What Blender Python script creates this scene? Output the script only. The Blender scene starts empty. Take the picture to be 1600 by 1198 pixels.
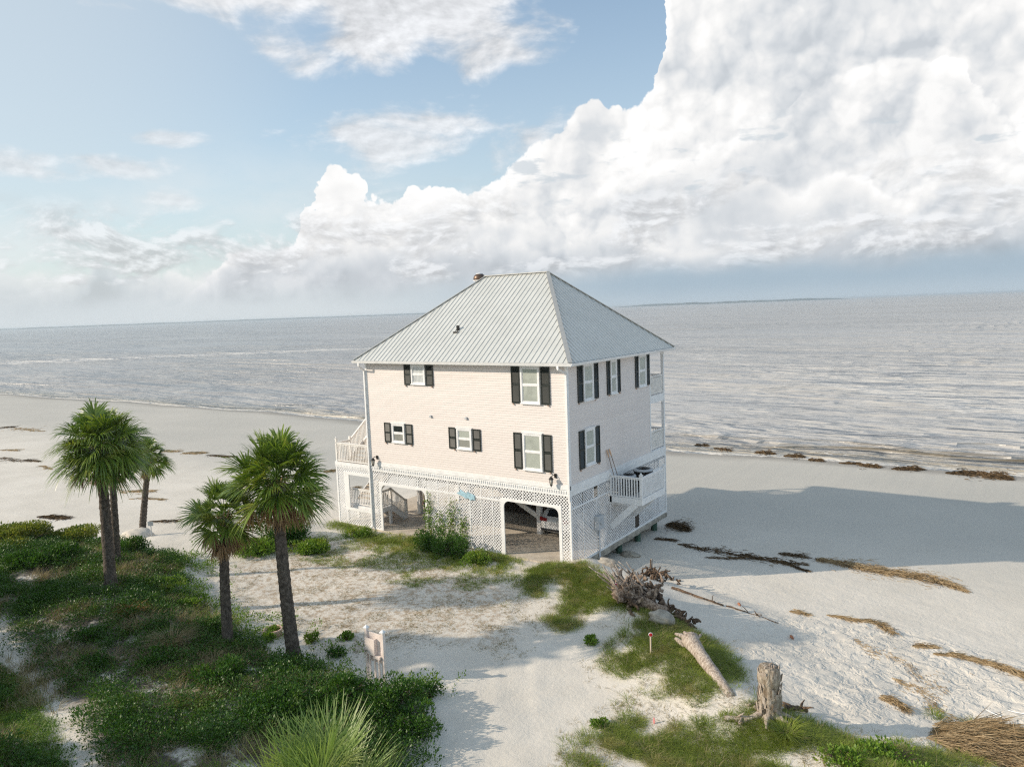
# ---------------------------------------------------------------- camera, world, sun
import bpy, math, random
import numpy as np
from mathutils import Vector, Matrix
R_ = math.radians
sc = bpy.context.scene
CAM = np.array([16.574, -27.605, 11.545]); FPX = 1153.9
PITCH, ROLL, YAW = R_(5.684), R_(-2.124), R_(35.252)
Fv = np.array([-math.sin(YAW)*math.cos(PITCH), math.cos(YAW)*math.cos(PITCH), -math.sin(PITCH)])
R0 = np.array([math.cos(YAW), math.sin(YAW), 0.0]); U0 = np.cross(R0, Fv)
Rv = math.cos(ROLL)*R0+math.sin(ROLL)*U0; Uv = -math.sin(ROLL)*R0+math.cos(ROLL)*U0
cd = bpy.data.cameras.new('camera'); cam = bpy.data.objects.new('camera', cd); sc.collection.objects.link(cam)
cam.matrix_world = Matrix(((Rv[0], Uv[0], -Fv[0], CAM[0]), (Rv[1], Uv[1], -Fv[1], CAM[1]), (Rv[2], Uv[2], -Fv[2], CAM[2]), (0, 0, 0, 1)))
cd.sensor_width = 36; cd.lens = FPX/1600*36; cd.clip_start = 0.1; cd.clip_end = 90000
sc.camera = cam
sc.view_settings.view_transform = 'Standard'; sc.view_settings.look = 'None'
sc.cycles.use_denoising = False; sc.cycles.pixel_filter_type = 'BLACKMAN_HARRIS'; sc.cycles.filter_width = 1.25
sc.view_settings.exposure = 0.2; sc.view_settings.gamma = 1

SUN_AZ, SUN_EL = R_(219.5), R_(25.0)       # direction towards the sun, counted from +X
sunv = Vector((math.cos(SUN_AZ)*math.cos(SUN_EL), math.sin(SUN_AZ)*math.cos(SUN_EL), math.sin(SUN_EL)))
sl = bpy.data.lights.new('sun', 'SUN'); sl.energy = 4.0; sl.angle = R_(0.55); sl.color = (1.0, 0.865, 0.70)
so = bpy.data.objects.new('sun', sl); sc.collection.objects.link(so)
so.rotation_euler = sunv.to_track_quat('Z', 'Y').to_euler()

class NT:
    """small node helper: every call adds a node and returns its output socket"""
    def __init__(s, tree): s.t = tree; s.N = tree.nodes; s.L = tree.links
    def put(s, inp, v):
        if isinstance(v, bpy.types.NodeSocket): s.L.new(v, inp)
        elif v is not None:
            if isinstance(v, (tuple, list)) and inp.type == 'RGBA' and len(v) == 3: v = (*v, 1)
            inp.default_value = v
    def m(s, op, a, b=None, c=None, clamp=False):
        n = s.N.new('ShaderNodeMath'); n.operation = op; n.use_clamp = clamp
        s.put(n.inputs[0], a)
        if b is not None: s.put(n.inputs[1], b)
        if c is not None: s.put(n.inputs[2], c)
        return n.outputs[0]
    def v(s, op, a, b=None, scale=None):
        n = s.N.new('ShaderNodeVectorMath'); n.operation = op; s.put(n.inputs[0], a)
        if b is not None: s.put(n.inputs[1], b)
        if scale is not None: s.put(n.inputs[3], scale)
        return n.outputs[0]
    def xyz(s, x, y, z):
        n = s.N.new('ShaderNodeCombineXYZ'); s.put(n.inputs[0], x); s.put(n.inputs[1], y); s.put(n.inputs[2], z); return n.outputs[0]
    def sep(s, v):
        n = s.N.new('ShaderNodeSeparateXYZ'); s.put(n.inputs[0], v); return n.outputs
    def noise(s, vec, scale, detail=4, rough=0.55, dist=0.0, lac=2.0, color=False):
        n = s.N.new('ShaderNodeTexNoise'); s.put(n.inputs['Vector'], vec); s.put(n.inputs['Scale'], scale)
        n.inputs['Detail'].default_value = detail; n.inputs['Roughness'].default_value = rough
        n.inputs['Distortion'].default_value = dist; n.inputs['Lacunarity'].default_value = lac
        return n.outputs[1 if color else 0]
    def vor(s, vec, scale, detail=0, rough=0.5, feature='F1'):
        n = s.N.new('ShaderNodeTexVoronoi'); n.feature = feature; s.put(n.inputs['Vector'], vec); s.put(n.inputs['Scale'], scale)
        n.inputs['Detail'].default_value = detail; n.inputs['Roughness'].default_value = rough
        return n.outputs[0]
    def ss(s, x, lo, hi, a=0.0, b=1.0):
        n = s.N.new('ShaderNodeMapRange'); n.interpolation_type = 'SMOOTHSTEP'
        s.put(n.inputs[0], x); s.put(n.inputs[1], lo); s.put(n.inputs[2], hi); s.put(n.inputs[3], a); s.put(n.inputs[4], b); return n.outputs[0]
    def mix(s, f, a, b, mode='MIX'):
        n = s.N.new('ShaderNodeMix'); n.data_type = 'RGBA'; n.blend_type = mode; n.clamp_factor = True
        s.put(n.inputs[0], f); s.put(n.inputs[6], a); s.put(n.inputs[7], b); return n.outputs[2]
    def curve(s, x, pts):
        n = s.N.new('ShaderNodeFloatCurve'); c = n.mapping.curves[0]
        while len(c.points) < len(pts): c.points.new(0.5, 0.5)
        for p, (a, b) in zip(c.points, pts): p.location = (a, b)
        n.mapping.update(); s.put(n.inputs['Value'], x); return n.outputs[0]

world = bpy.data.worlds.new('World'); sc.world = world; world.use_nodes = True
W = NT(world.node_tree); W.N.clear()
def build_sky():
    w = W; out = w.N.new('ShaderNodeOutputWorld'); bg = w.N.new('ShaderNodeBackground'); w.L.new(bg.outputs[0], out.inputs[0])
    tc = w.N.new('ShaderNodeTexCoord').outputs['Generated']
    d = w.v('NORMALIZE', tc); x, y, z = w.sep(d)
    sky = w.N.new('ShaderNodeTexSky'); sky.sky_type = 'NISHITA'; sky.sun_disc = False
    sky.sun_elevation = SUN_EL; sky.sun_rotation = math.pi/2-SUN_AZ
    sky.altitude = 10; sky.air_density = 1.0; sky.dust_density = 0.8; sky.ozone_density = 1.6
    base = w.v('SCALE', sky.outputs[0], scale=0.135)                  # Nishita strength
    base = w.v('MULTIPLY', base, (1.22, 1.26, 1.19))
    # compass angle (degrees, growing clockwise, 0 = where the house stands) and elevation
    az = w.m('MULTIPLY', w.m('ARCTAN2', y, x), 57.2958)
    A = w.m('SUBTRACT', 125.25, az)
    A = w.m('WRAP', A, 180.0, -180.0)
    E = w.m('MULTIPLY', w.m('ARCSINE', z), 57.2958)
    P = w.xyz(w.m('MULTIPLY', A, 0.1), w.m('MULTIPLY', E, 0.1), 0.0)   # plane of angles, 1 = 10 degrees
    Pf = w.xyz(w.m('MULTIPLY', A, 0.1), w.m('MULTIPLY', E, 0.20), 3.7)  # flattened, for layered cloud
    nearband = w.ss(w.m('ABSOLUTE', A), 60, 100, 1, 0)
    # thin haze whitening the low sky
    hz = w.m('POWER', w.m('SUBTRACT', 1.0, w.m('MAXIMUM', z, 0.0), clamp=True), 3.4)
    left = w.ss(A, 5, -34, 0.0, 1.0)
    hz2 = w.m('MAXIMUM', w.m('MULTIPLY', hz, 0.97), w.m('MULTIPLY', left, 0.72))
    col = w.mix(hz2, base, (0.56, 0.62, 0.65))
    # ---- soft layered clouds
    wn = w.noise(Pf, 1.3, 7, 0.58, 0.2)
    wn2 = w.noise(w.v('ADD', Pf, (0.05, -0.05, 0)), 1.3, 7, 0.58, 0.2)
    def blob(a0, e0, ra, re):
        p = w.m('DIVIDE', w.m('SUBTRACT', A, a0), ra); q = w.m('DIVIDE', w.m('SUBTRACT', E, e0), re)
        return w.m('SUBTRACT', 1.0, w.m('ADD', w.m('MULTIPLY', p, p), w.m('MULTIPLY', q, q)))
    def union(l):
        r = l[0]
        for k in l[1:]: r = w.m('MAXIMUM', r, k)
        return r
    hi = union([blob(-14, 22.5, 17, 2.6), blob(-7, 21.0, 11, 4.0), blob(-16, 30, 22, 6)])
    mid = union([blob(-7.0, 11.6, 8.5, 3.0), blob(-1, 12.8, 7, 2.0)])
    wisps = union([blob(-24, 12.4, 4.2, .7), blob(-29, 10.5, 9, 1.2), blob(-23.5, 8.2, 3, 1.2), blob(-8.5, 17.3, 2, .6), blob(-26, 20.5, 3.5, .8)])
    m_hi = w.ss(w.m('ADD', w.m('MULTIPLY', hi, 0.36), w.m('MULTIPLY', w.m('SUBTRACT', wn, 0.47), 1.5)), -0.02, 0.34, 0, 0.92)
    m_mid = w.ss(w.m('ADD', w.m('MULTIPLY', mid, 0.30), w.m('MULTIPLY', w.m('SUBTRACT', wn, 0.49), 2.2)), -0.05, 0.42, 0, 0.8)
    m_w = w.ss(w.m('ADD', w.m('MULTIPLY', wisps, 0.35), w.m('MULTIPLY', w.m('SUBTRACT', wn, 0.56), 2.2)), 0.0, 0.4, 0, 0.6)
    relief = w.m('MULTIPLY', w.m('SUBTRACT', wn, wn2), 1.7)
    softb = w.m('ADD', 0.70, relief)
    soft = w.xyz(softb, w.m('MULTIPLY', softb, 1.01), w.m('MULTIPLY', softb, 1.03))
    col = w.mix(w.m('MAXIMUM', m_hi, w.m('MAXIMUM', m_mid, m_w)), col, soft)
    veil = w.m('MULTIPLY', w.ss(w.noise(w.v('ADD', Pf, (3.3, 1.1, 0)), 0.8, 6, 0.6), 0.42, 0.7), w.m('MULTIPLY', w.ss(A, 0, -18), w.ss(E, 15, 6)))
    col = w.mix(w.m('MULTIPLY', veil, 0.55), col, (0.70, 0.73, 0.745))
    # scattered clouds behind the viewer, unseen, made bright and blue to fill the shade
    rest = w.m('MULTIPLY', w.ss(wn, 0.47, 0.62), w.m('SUBTRACT', 1.0, nearband))
    col = w.mix(w.m('MULTIPLY', rest, 0.85), col, (0.84, 1.02, 1.12))
    # ---- towering cumulus: outline by compass angle, edge broken up by billows
    dn = w.v('SCALE', w.v('SUBTRACT', w.noise(P, 3.0, 3, 0.5, color=True), (0.5, 0.5, 0.5)), scale=0.16)
    def billow(off):
        q = w.v('ADD', w.v('ADD', P, dn), off)
        b0 = w.vor(q, 1.15); b1 = w.vor(q, 2.5); b2 = w.vor(q, 5.6); b3 = w.vor(q, 12.0); b4 = w.vor(q, 26.0)
        f = lambda b: w.m('SUBTRACT', 1.0, w.m('MULTIPLY', b, b))
        s_ = w.m('ADD', w.m('MULTIPLY', f(b1), 0.36), w.m('MULTIPLY', f(b2), 0.20))
        s_ = w.m('ADD', s_, w.m('ADD', w.m('MULTIPLY', f(b3), 0.095), w.m('MULTIPLY', f(b4), 0.04)))
        s_ = w.m('ADD', s_, w.m('MULTIPLY', f(b0), 0.32))
        return s_
    B = billow((0, 0, 0)); B2 = billow((-0.045, 0.045, 0)); B3 = billow((-0.16, 0.15, 0))
    ripple = w.m('MULTIPLY', w.m('SUBTRACT', w.noise(P, 2.2, 5, 0.6), 0.5), 2.6)
    def lin(xx, lo, hi):
        n = w.N.new('ShaderNodeMapRange'); w.put(n.inputs[0], xx); n.inputs[1].default_value = lo; n.inputs[2].default_value = hi
        return n.outputs[0]
    A01 = lin(w.m('ADD', A, w.m('ADD', w.m('MULTIPLY', w.m('SUBTRACT', B, 0.74), -5.0), w.m('MULTIPLY', ripple, 0.9))), -60, 60)
    def tower(pts, amp):
        top = w.m('MULTIPLY', w.curve(A01, [((a+60)/120, max(e, 0)/60) for a, e in pts]), 60.0)
        t = w.m('ADD', w.m('SUBTRACT', top, E), w.m('MULTIPLY', w.m('SUBTRACT', B, 0.74), 5.5*amp))
        return w.m('ADD', t, w.m('MULTIPLY', ripple, amp))
    outer = [(-60, 0), (-25, 1), (-22.1, 2.8), (-21.2, 3.7), (-16.2, 5.0), (-15.0, 6.8), (-14.1, 9.5), (-13.0, 10.6), (-11.4, 10.2), (-10.3, 9.1), (-8.9, 8.1), (-7.4, 9.6), (-4.3, 9.4), (-2.1, 9.6), (0.1, 10.6), (3.1, 12.6), (5.8, 14.2), (8.0, 15.6), (10.0, 15.4), (11.5, 17.0), (12.2, 19.5), (13.0, 23.5), (14.0, 30), (18, 36), (30, 37), (42, 30), (55, 12), (60, 5)]
    T1 = tower(outer, 1.0)
    T2 = tower([(-60, 0), (0, 0), (1.5, 7.0), (10.2, 9.0), (13.9, 10), (15.7, 11.5), (18.4, 12.9), (21.0, 13.1), (22.2, 14.8), (24.6, 16.0), (27.3, 16.6), (30.2, 16.7), (31.3, 15.7), (32.5, 13.2), (34.4, 12.0), (45, 9), (60, 3)], 0.8)
    T3 = tower([(-60, 0), (-16, 0), (-13.9, 6.0), (-8.2, 7.4), (-4.3, 8.3), (-0.4, 8.2), (4.4, 7.8), (8.3, 9.8), (13.0, 11.0), (16.2, 9.6), (21.0, 8.0), (23.5, 9.0), (27.4, 6.9), (29.3, 8.4), (33.2, 8.6), (40, 7), (60, 3)], 0.7)
    T4 = tower([(-60, 1.5), (-36, 4.4), (-33, 3.6), (-30.0, 3.6), (-27.7, 5.0), (-25, 4.6), (-22.1, 3.6), (-21.2, 4.1), (-18.5, 5.5), (-15.4, 5.1), (-11.2, 5.8), (-4.5, 5.0), (0.4, 6.0), (2.8, 5.2), (7.7, 6.4), (12.4, 4.2), (14.7, 4.0), (18.4, 5.4), (21.8, 4.6), (26.7, 5.6), (28.6, 4.5), (31.2, 5.2), (34.6, 5.4), (60, 3)], 0.62)
    big = w.noise(w.v('ADD', P, (4.1, 2.2, 0)), 0.85, 4, 0.55)
    big2 = w.noise(w.v('ADD', P, (4.1-0.10, 2.2+0.08, 0)), 0.85, 4, 0.55)
    fine = w.noise(P, 9.0, 5, 0.6)
    soft_z = w.ss(w.noise(w.v('ADD', P, (1.7, 5.2, 0)), 0.7, 3, 0.5), 0.38, 0.62, 0.25, 1.0)
    sh = w.m('ADD', w.m('MULTIPLY', w.m('ADD', w.m('MULTIPLY', w.m('SUBTRACT', B, B2), 0.60), w.m('MULTIPLY', w.m('SUBTRACT', B, B3), 0.40)), soft_z), w.m('MULTIPLY', w.m('SUBTRACT', big, big2), 0.9))
    sh = w.m('ADD', sh, w.m('MULTIPLY', w.m('SUBTRACT', w.noise(w.v('ADD', P, (8.1, 1.2, 0)), 0.45, 4, 0.5), 0.53), 0.55))
    sh = w.m('MAXIMUM', w.m('MINIMUM', sh, 0.12), -0.24)
    sh = w.m('ADD', sh, w.m('MULTIPLY', w.m('SUBTRACT', fine, 0.5), 0.03))
    def layer(col, T, base, top, deep, H, soft, op=1.0, warm=1.0, gain=1.0):
        br = w.m('ADD', w.m('ADD', base, w.m('MULTIPLY', sh, gain)), w.ss(T, -0.2, H, top, deep))
        br = w.m('MINIMUM', w.m('MULTIPLY', br, 0.965), 0.905)
        cb = w.mix(w.ss(br, 0.50, 0.86, 1.0, 0.0), (1.0, 0.995, 0.985), (0.92, 0.985, 1.055))
        return w.mix(w.m('MULTIPLY', w.ss(T, 0.0, soft), op), col, w.v('SCALE', cb, scale=br))
    col = layer(col, T1, 0.84, 0.09, -0.02, 6.0, 0.28)
    col = layer(col, T2, 0.80, 0.15, -0.05, 4.0, 0.5, 0.85)
    col = layer(col, T3, 0.76, 0.17, -0.09, 3.2, 0.7, 0.85)
    col = layer(col, T4, w.ss(A, -30, -8, 0.70, 0.66), 0.14, w.ss(A, -30, -8, -0.04, -0.12), 2.4, 0.8, w.ss(A, -36, -14, 0.6, 0.9), 1.0, 0.8)
    # thin grey-white streaks low over the sea, in front of the towers
    bk = w.noise(w.v('ADD', Pf, (7.7, 0.3, 0)), 1.7, 8, 0.6, 0.3)
    bk2 = w.noise(w.v('ADD', Pf, (7.66, 0.37, 0)), 1.7, 8, 0.6, 0.3)
    gate = w.m('MULTIPLY', w.ss(E, 1.6, 3.2), w.ss(E, 6.0, w.ss(A, -30, 10, 9.0, 11.0), 1, 0))
    bm = w.m('MULTIPLY', w.ss(bk, 0.47, 0.60), gate)
    bb = w.m('ADD', 0.62, w.m('MULTIPLY', w.m('SUBTRACT', bk, bk2), 3.0))
    bb = w.m('MAXIMUM', w.m('MINIMUM', bb, 0.80), 0.47)
    col = w.mix(w.m('MULTIPLY', bm, 0.72), col, w.xyz(bb, w.m('MULTIPLY', bb, 1.02), w.m('MULTIPLY', bb, 1.045)))
    # small dark scud
    sd = w.noise(w.v('ADD', w.v('MULTIPLY', Pf, (1.0, 1.5, 1)), (2.7, 9.1, 0)), 2.6, 5, 0.5)
    sm = w.m('MULTIPLY', w.ss(sd, 0.585, 0.68), w.m('MULTIPLY', w.ss(E, 7.0, 8.5), w.ss(E, 11.0, 14, 1, 0)))
    sm = w.m('MULTIPLY', sm, w.ss(A, -6, 2))
    col = w.mix(w.m('MULTIPLY', sm, 0.7), col, (0.50, 0.56, 0.61))
    # far rain haze below the bank, bluer towards the right
    lowm = w.ss(w.m('ADD', E, w.m('MULTIPLY', w.m('SUBTRACT', w.noise(Pf, 1.6, 4, 0.5), 0.5), 2.0)), w.ss(A, -16, 12, 0.5, 1.5), w.ss(A, -16, 12, 3.0, 3.8), 1, 0)
    lc = w.mix(w.ss(A, -16, 12), (0.58, 0.63, 0.655), (0.35, 0.445, 0.525))
    lc = w.mix(w.ss(E, 0.0, 1.6, 0.22, 0), lc, (0.66, 0.70, 0.72))
    col = w.mix(w.m('MULTIPLY', lowm, w.m('MULTIPLY', nearband, 0.93)), col, lc)
    # below the horizon: sandy bounce tone
    col = w.mix(w.ss(E, -0.3, -3.0), col, (0.30, 0.31, 0.31))
    w.L.new(col, bg.inputs[0]); bg.inputs[1].default_value = 1.0
build_sky()
world.cycles.sampling_method = 'MANUAL'; world.cycles.sample_map_resolution = 512
# ---------------------------------------------------------------- helpers
rng = np.random.default_rng(7); rnd = random.Random(11)
col = sc.collection
_tab = np.random.default_rng(3).random((256, 256))
def vnoise(x, y, s=1.0, o=0):
    x = np.asarray(x, float)*s+o*17.3+500; y = np.asarray(y, float)*s+o*9.7+500
    xi = np.floor(x).astype(int); yi = np.floor(y).astype(int); fx = x-xi; fy = y-yi
    fx = fx*fx*(3-2*fx); fy = fy*fy*(3-2*fy)
    g = lambda a, b: _tab[a % 256, b % 256]
    return (g(xi, yi)*(1-fx)+g(xi+1, yi)*fx)*(1-fy)+(g(xi, yi+1)*(1-fx)+g(xi+1, yi+1)*fx)*fy
def fbm(x, y, s=1.0, n=4, o=0):
    r = 0; a = 0.5; t = 0
    for i in range(n): r = r+a*vnoise(x, y, s*2.03**i, o+i*3.1); t += a; a *= 0.5
    return r/t
def sst(x, a, b):
    t = np.clip((np.asarray(x, float)-a)/(b-a), 0, 1); return t*t*(3-2*t)

def mk(name, V, F, mat, parent=None, smooth=False):
    me = bpy.data.meshes.new(name)
    if isinstance(F, np.ndarray):
        n, k = F.shape; me.vertices.add(len(V)); me.vertices.foreach_set('co', np.asarray(V, np.float32).ravel())
        me.loops.add(n*k); me.loops.foreach_set('vertex_index', F.astype(np.int32).ravel())
        me.polygons.add(n); me.polygons.foreach_set('loop_start', np.arange(0, n*k, k, dtype=np.int32))
        me.polygons.foreach_set('loop_total', np.full(n, k, np.int32)); me.update(calc_edges=True)
    else:
        me.from_pydata([tuple(v) for v in V], [], F); me.update()
    me.materials.append(mat)
    if smooth: me.polygons.foreach_set('use_smooth', [True]*len(me.polygons))
    o = bpy.data.objects.new(name, me); col.objects.link(o)
    if parent is not None: o.parent = parent
    return o
def tag(o, label=None, cat=None, group=None, kind=None):
    if label: o['label'] = label
    if cat: o['category'] = cat
    if group: o['group'] = group
    if kind: o['kind'] = kind
    return o
def empty(name, loc=(0, 0, 0), rz=0.0, label=None, cat=None, group=None):
    o = bpy.data.objects.new(name, None); o.empty_display_size = 0.2; col.objects.link(o)
    o.location = loc; o.rotation_euler = (0, 0, rz); return tag(o, label, cat, group)
def copy_tree(o, parent=None):
    c = o.copy(); col.objects.link(c); c.parent = parent
    for ch in o.children: copy_tree(ch, c)
    return c

class MB:
    def __init__(s): s.V = []; s.F = []
    def add(s, V, F):
        k = len(s.V); s.V += [tuple(map(float, v)) for v in V]; s.F += [[i+k for i in f] for f in F]; return s
    def box(s, x0, y0, z0, x1, y1, z1):
        x0, x1 = min(x0, x1), max(x0, x1); y0, y1 = min(y0, y1), max(y0, y1); z0, z1 = min(z0, z1), max(z0, z1)
        return s.add([(x0, y0, z0), (x1, y0, z0), (x1, y1, z0), (x0, y1, z0), (x0, y0, z1), (x1, y0, z1), (x1, y1, z1), (x0, y1, z1)],
                     [[0, 3, 2, 1], [4, 5, 6, 7], [0, 1, 5, 4], [1, 2, 6, 5], [2, 3, 7, 6], [3, 0, 4, 7]])
    def beam(s, p, q, w, h, up=(0, 0, 1)):
        p = Vector(p); q = Vector(q); d = (q-p).normalized(); up = Vector(up)
        sd = d.cross(up)
        if sd.length < 1e-4: sd = Vector((1, 0, 0))
        sd.normalize(); u = sd.cross(d); a = sd*w/2; b = u*h/2
        return s.add([p-a-b, p+a-b, p+a+b, p-a+b, q-a-b, q+a-b, q+a+b, q-a+b],
                     [[0, 1, 2, 3], [4, 7, 6, 5], [0, 4, 5, 1], [1, 5, 6, 2], [2, 6, 7, 3], [3, 7, 4, 0]])
    def tube(s, P, R, n=8, cap=True, lump=0.0, seed=0):
        r_ = random.Random(seed); k = len(s.V); P = [Vector(p) for p in P]; m = len(P)
        ref = Vector((0.13, 0.31, 0.94))
        for i, p in enumerate(P):
            d = (P[min(i+1, m-1)]-P[max(i-1, 0)]).normalized()
            if abs(d.dot(ref)) > 0.97: ref = Vector((1, 0, 0))
            a = d.cross(ref).normalized(); b = d.cross(a)
            rr = R[i] if hasattr(R, '__len__') else R
            for j in range(n):
                t = 2*math.pi*j/n; q = rr*(1+lump*(r_.random()-0.5)*2)
                s.V.append(tuple(p+a*math.cos(t)*q+b*math.sin(t)*q))
        for i in range(m-1):
            for j in range(n):
                s.F.append([k+i*n+j, k+i*n+(j+1) % n, k+(i+1)*n+(j+1) % n, k+(i+1)*n+j])
        if cap: s.F.append([k+j for j in range(n)][::-1]); s.F.append([k+(m-1)*n+j for j in range(n)])
        return s
    def lathe(s, c, prof, n=16):
        k = len(s.V)
        for r, z in prof:
            for j in range(n):
                t = 2*math.pi*j/n; s.V.append((c[0]+r*math.cos(t), c[1]+r*math.sin(t), c[2]+z))
        for i in range(len(prof)-1):
            for j in range(n): s.F.append([k+i*n+j, k+i*n+(j+1) % n, k+(i+1)*n+(j+1) % n, k+(i+1)*n+j])
        s.F.append([k+j for j in range(n)][::-1]); s.F.append([k+(len(prof)-1)*n+j for j in range(n)]); return s
    def prism(s, poly, axis, a, b):
        """poly: 2-D points in the plane normal to axis, extruded from a to b"""
        f = {'x': lambda p, t: (t, p[0], p[1]), 'y': lambda p, t: (p[0], t, p[1]), 'z': lambda p, t: (p[0], p[1], t)}[axis]
        n = len(poly)
        return s.add([f(p, a) for p in poly]+[f(p, b) for p in poly],
                     [list(range(n))[::-1], list(range(n, 2*n))]+[[i, (i+1) % n, n+(i+1) % n, n+i] for i in range(n)])
    def build(s, name, mat, parent=None, smooth=False): return mk(name, s.V, s.F, mat, parent, smooth)

# ---------------------------------------------------------------- materials
def new_mat(name):
    m = bpy.data.materials.new(name); m.use_nodes = True; n = NT(m.node_tree)
    b = n.N['Principled BSDF']; return m, n, b
def simple(name, c, rough=0.6, var=0.06, scale=6.0, metal=0.0, bump=0.0, bscale=40.0, dirt=None, spec=None):
    m, n, b = new_mat(name); g = n.N.new('ShaderNodeNewGeometry').outputs['Position']
    f = n.noise(g, scale, 5, 0.6)
    lo = tuple(x*(1-var*2) for x in c); hi = tuple(min(1, x*(1+var)) for x in c)
    cc = n.mix(n.ss(f, 0.3, 0.7), lo, hi)
    if dirt:
        f2 = n.noise(g, scale*0.35, 6, 0.7); cc = n.mix(n.ss(f2, 0.55, 0.75, 0, 0.6), cc, dirt)
    n.L.new(cc, b.inputs['Base Color']); b.inputs['Roughness'].default_value = rough; b.inputs['Metallic'].default_value = metal
    if spec is not None: b.inputs['Specular IOR Level'].default_value = spec
    if bump:
        bn = n.N.new('ShaderNodeBump'); bn.inputs['Strength'].default_value = bump; bn.inputs['Distance'].default_value = 0.02
        n.L.new(n.noise(g, bscale, 4, 0.6), bn.inputs['Height']); n.L.new(bn.outputs[0], b.inputs['Normal'])
    return m
def leafy(name, c1, c2, c3=None, trans=0.25, rough=0.5, spec=0.3):
    m, n, b = new_mat(name); geo = n.N.new('ShaderNodeNewGeometry'); r = geo.outputs['Random Per Island']
    c = n.mix(r, c1, c2)
    if c3:
        f = n.noise(geo.outputs['Position'], 1.1, 3, 0.6); c = n.mix(n.ss(f, 0.52, 0.66, 0, 0.75), c, c3)
    n.L.new(c, b.inputs['Base Color']); b.inputs['Roughness'].default_value = rough; b.inputs['Specular IOR Level'].default_value = spec
    tr = n.N.new('ShaderNodeBsdfTranslucent'); n.L.new(n.v('MULTIPLY', c, (1.25, 1.3, 0.6)), tr.inputs[0])
    mx = n.N.new('ShaderNodeMixShader'); mx.inputs[0].default_value = trans
    n.L.new(b.outputs[0], mx.inputs[1]); n.L.new(tr.outputs[0], mx.inputs[2]); n.L.new(mx.outputs[0], n.N['Material Output'].inputs[0])
    return m
def siding_mat():
    m, n, b = new_mat('pink_siding'); g = n.N.new('ShaderNodeNewGeometry').outputs['Position']
    x, y, z = n.sep(g); row = n.m('FLOOR', n.m('DIVIDE', z, 0.115)); h = n.m('ADD', x, y)
    pl = n.m('FLOOR', n.m('ADD', n.m('MULTIPLY', h, 0.31), n.m('MULTIPLY', row, 0.377)))
    wn = n.N.new('ShaderNodeTexWhiteNoise'); wn.noise_dimensions = '2D'; n.L.new(n.xyz(pl, row, 0.0), wn.inputs['Vector'])
    c = n.mix(wn.outputs[0], (0.675, 0.62, 0.59), (0.71, 0.655, 0.625))
    c = n.mix(n.ss(n.noise(g, 0.9, 6, 0.65), 0.5, 0.72, 0, 0.35), c, (0.62, 0.55, 0.52))
    sx = n.noise(n.xyz(n.m('MULTIPLY', h, 9.0), n.m('MULTIPLY', z, 0.6), 0.0), 1.0, 4, 0.6)
    c = n.mix(n.ss(sx, 0.56, 0.75, 0, 0.25), c, (0.60, 0.53, 0.49))
    n.L.new(c, b.inputs['Base Color']); b.inputs['Roughness'].default_value = 0.55; return m
M = {}
M['siding'] = siding_mat()
M['white'] = simple('white_paint', (0.80, 0.80, 0.80), 0.5, 0.04, 3.0, dirt=(0.62, 0.60, 0.56))
M['lattice'] = simple('lattice_white', (0.80, 0.80, 0.81), 0.55, 0.05, 2.2, dirt=(0.60, 0.58, 0.54))
M['rail'] = simple('railing_white', (0.80, 0.775, 0.74), 0.5, 0.04, 4.0, dirt=(0.60, 0.56, 0.50))
M['tread'] = simple('weathered_tread', (0.50, 0.42, 0.33), 0.8, 0.15, 5.0)
def roof_mat():
    m, n, b = new_mat('metal_roof'); g = n.N.new('ShaderNodeNewGeometry').outputs['Position']
    f = n.noise(g, 0.8, 6, 0.6); c = n.mix(n.ss(f, 0.3, 0.7), (0.60, 0.60, 0.565), (0.66, 0.66, 0.625))
    st = n.noise(n.v('MULTIPLY', g, (7.0, 0.5, 0.5)), 1.0, 4, 0.6); c = n.mix(n.ss(st, 0.55, 0.72, 0, 0.3), c, (0.53, 0.53, 0.51))
    n.L.new(c, b.inputs['Base Color']); b.inputs['Metallic'].default_value = 0.25; b.inputs['Roughness'].default_value = 0.38; return m
M['roof'] = roof_mat()
M['rib'] = simple('roof_rib', (0.56, 0.555, 0.53), 0.45, 0.05, 3.0, metal=0.3)
M['shutter'] = simple('black_green_shutter', (0.016, 0.022, 0.019), 0.42, 0.1, 8.0)
M['black'] = simple('black_metal', (0.015, 0.013, 0.012), 0.4, 0.1, 8.0)
M['tan'] = simple('tan_hook', (0.45, 0.30, 0.22), 0.6)
def pane_mat(name, a, b_, spread):
    m, n, b = new_mat(name); g = n.N.new('ShaderNodeNewGeometry').outputs['Position']; x, y, z = n.sep(g)
    s = n.m('SINE', n.m('MULTIPLY', z, 125.0)) if spread == 'blind' else n.m('SINE', n.m('MULTIPLY', n.m('ADD', x, y), 70.0))
    c = n.mix(n.ss(s, -1, 1), a, b_); c = n.mix(n.ss(n.noise(g, 1.3, 3, 0.5), 0.5, 0.65, 0, 0.35), c, tuple(k*0.6 for k in a))
    n.L.new(c, b.inputs['Base Color']); b.inputs['Roughness'].default_value = 0.5
    b.inputs['Coat Weight'].default_value = 1.0; b.inputs['Coat Roughness'].default_value = 0.02; b.inputs['Coat IOR'].default_value = 1.5
    return m
M['blind'] = pane_mat('glass_over_blinds', (0.33, 0.36, 0.32), (0.45, 0.48, 0.43), 'blind')
M['curtain'] = pane_mat('glass_over_curtain', (0.34, 0.37, 0.38), (0.60, 0.62, 0.62), 'curtain')
M['screen'] = pane_mat('glass_behind_screen', (0.24, 0.245, 0.22), (0.28, 0.285, 0.26), 'blind')
M['darkglass'] = simple('dark_glass', (0.02, 0.025, 0.03), 0.05, 0.0, spec=0.8)
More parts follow.
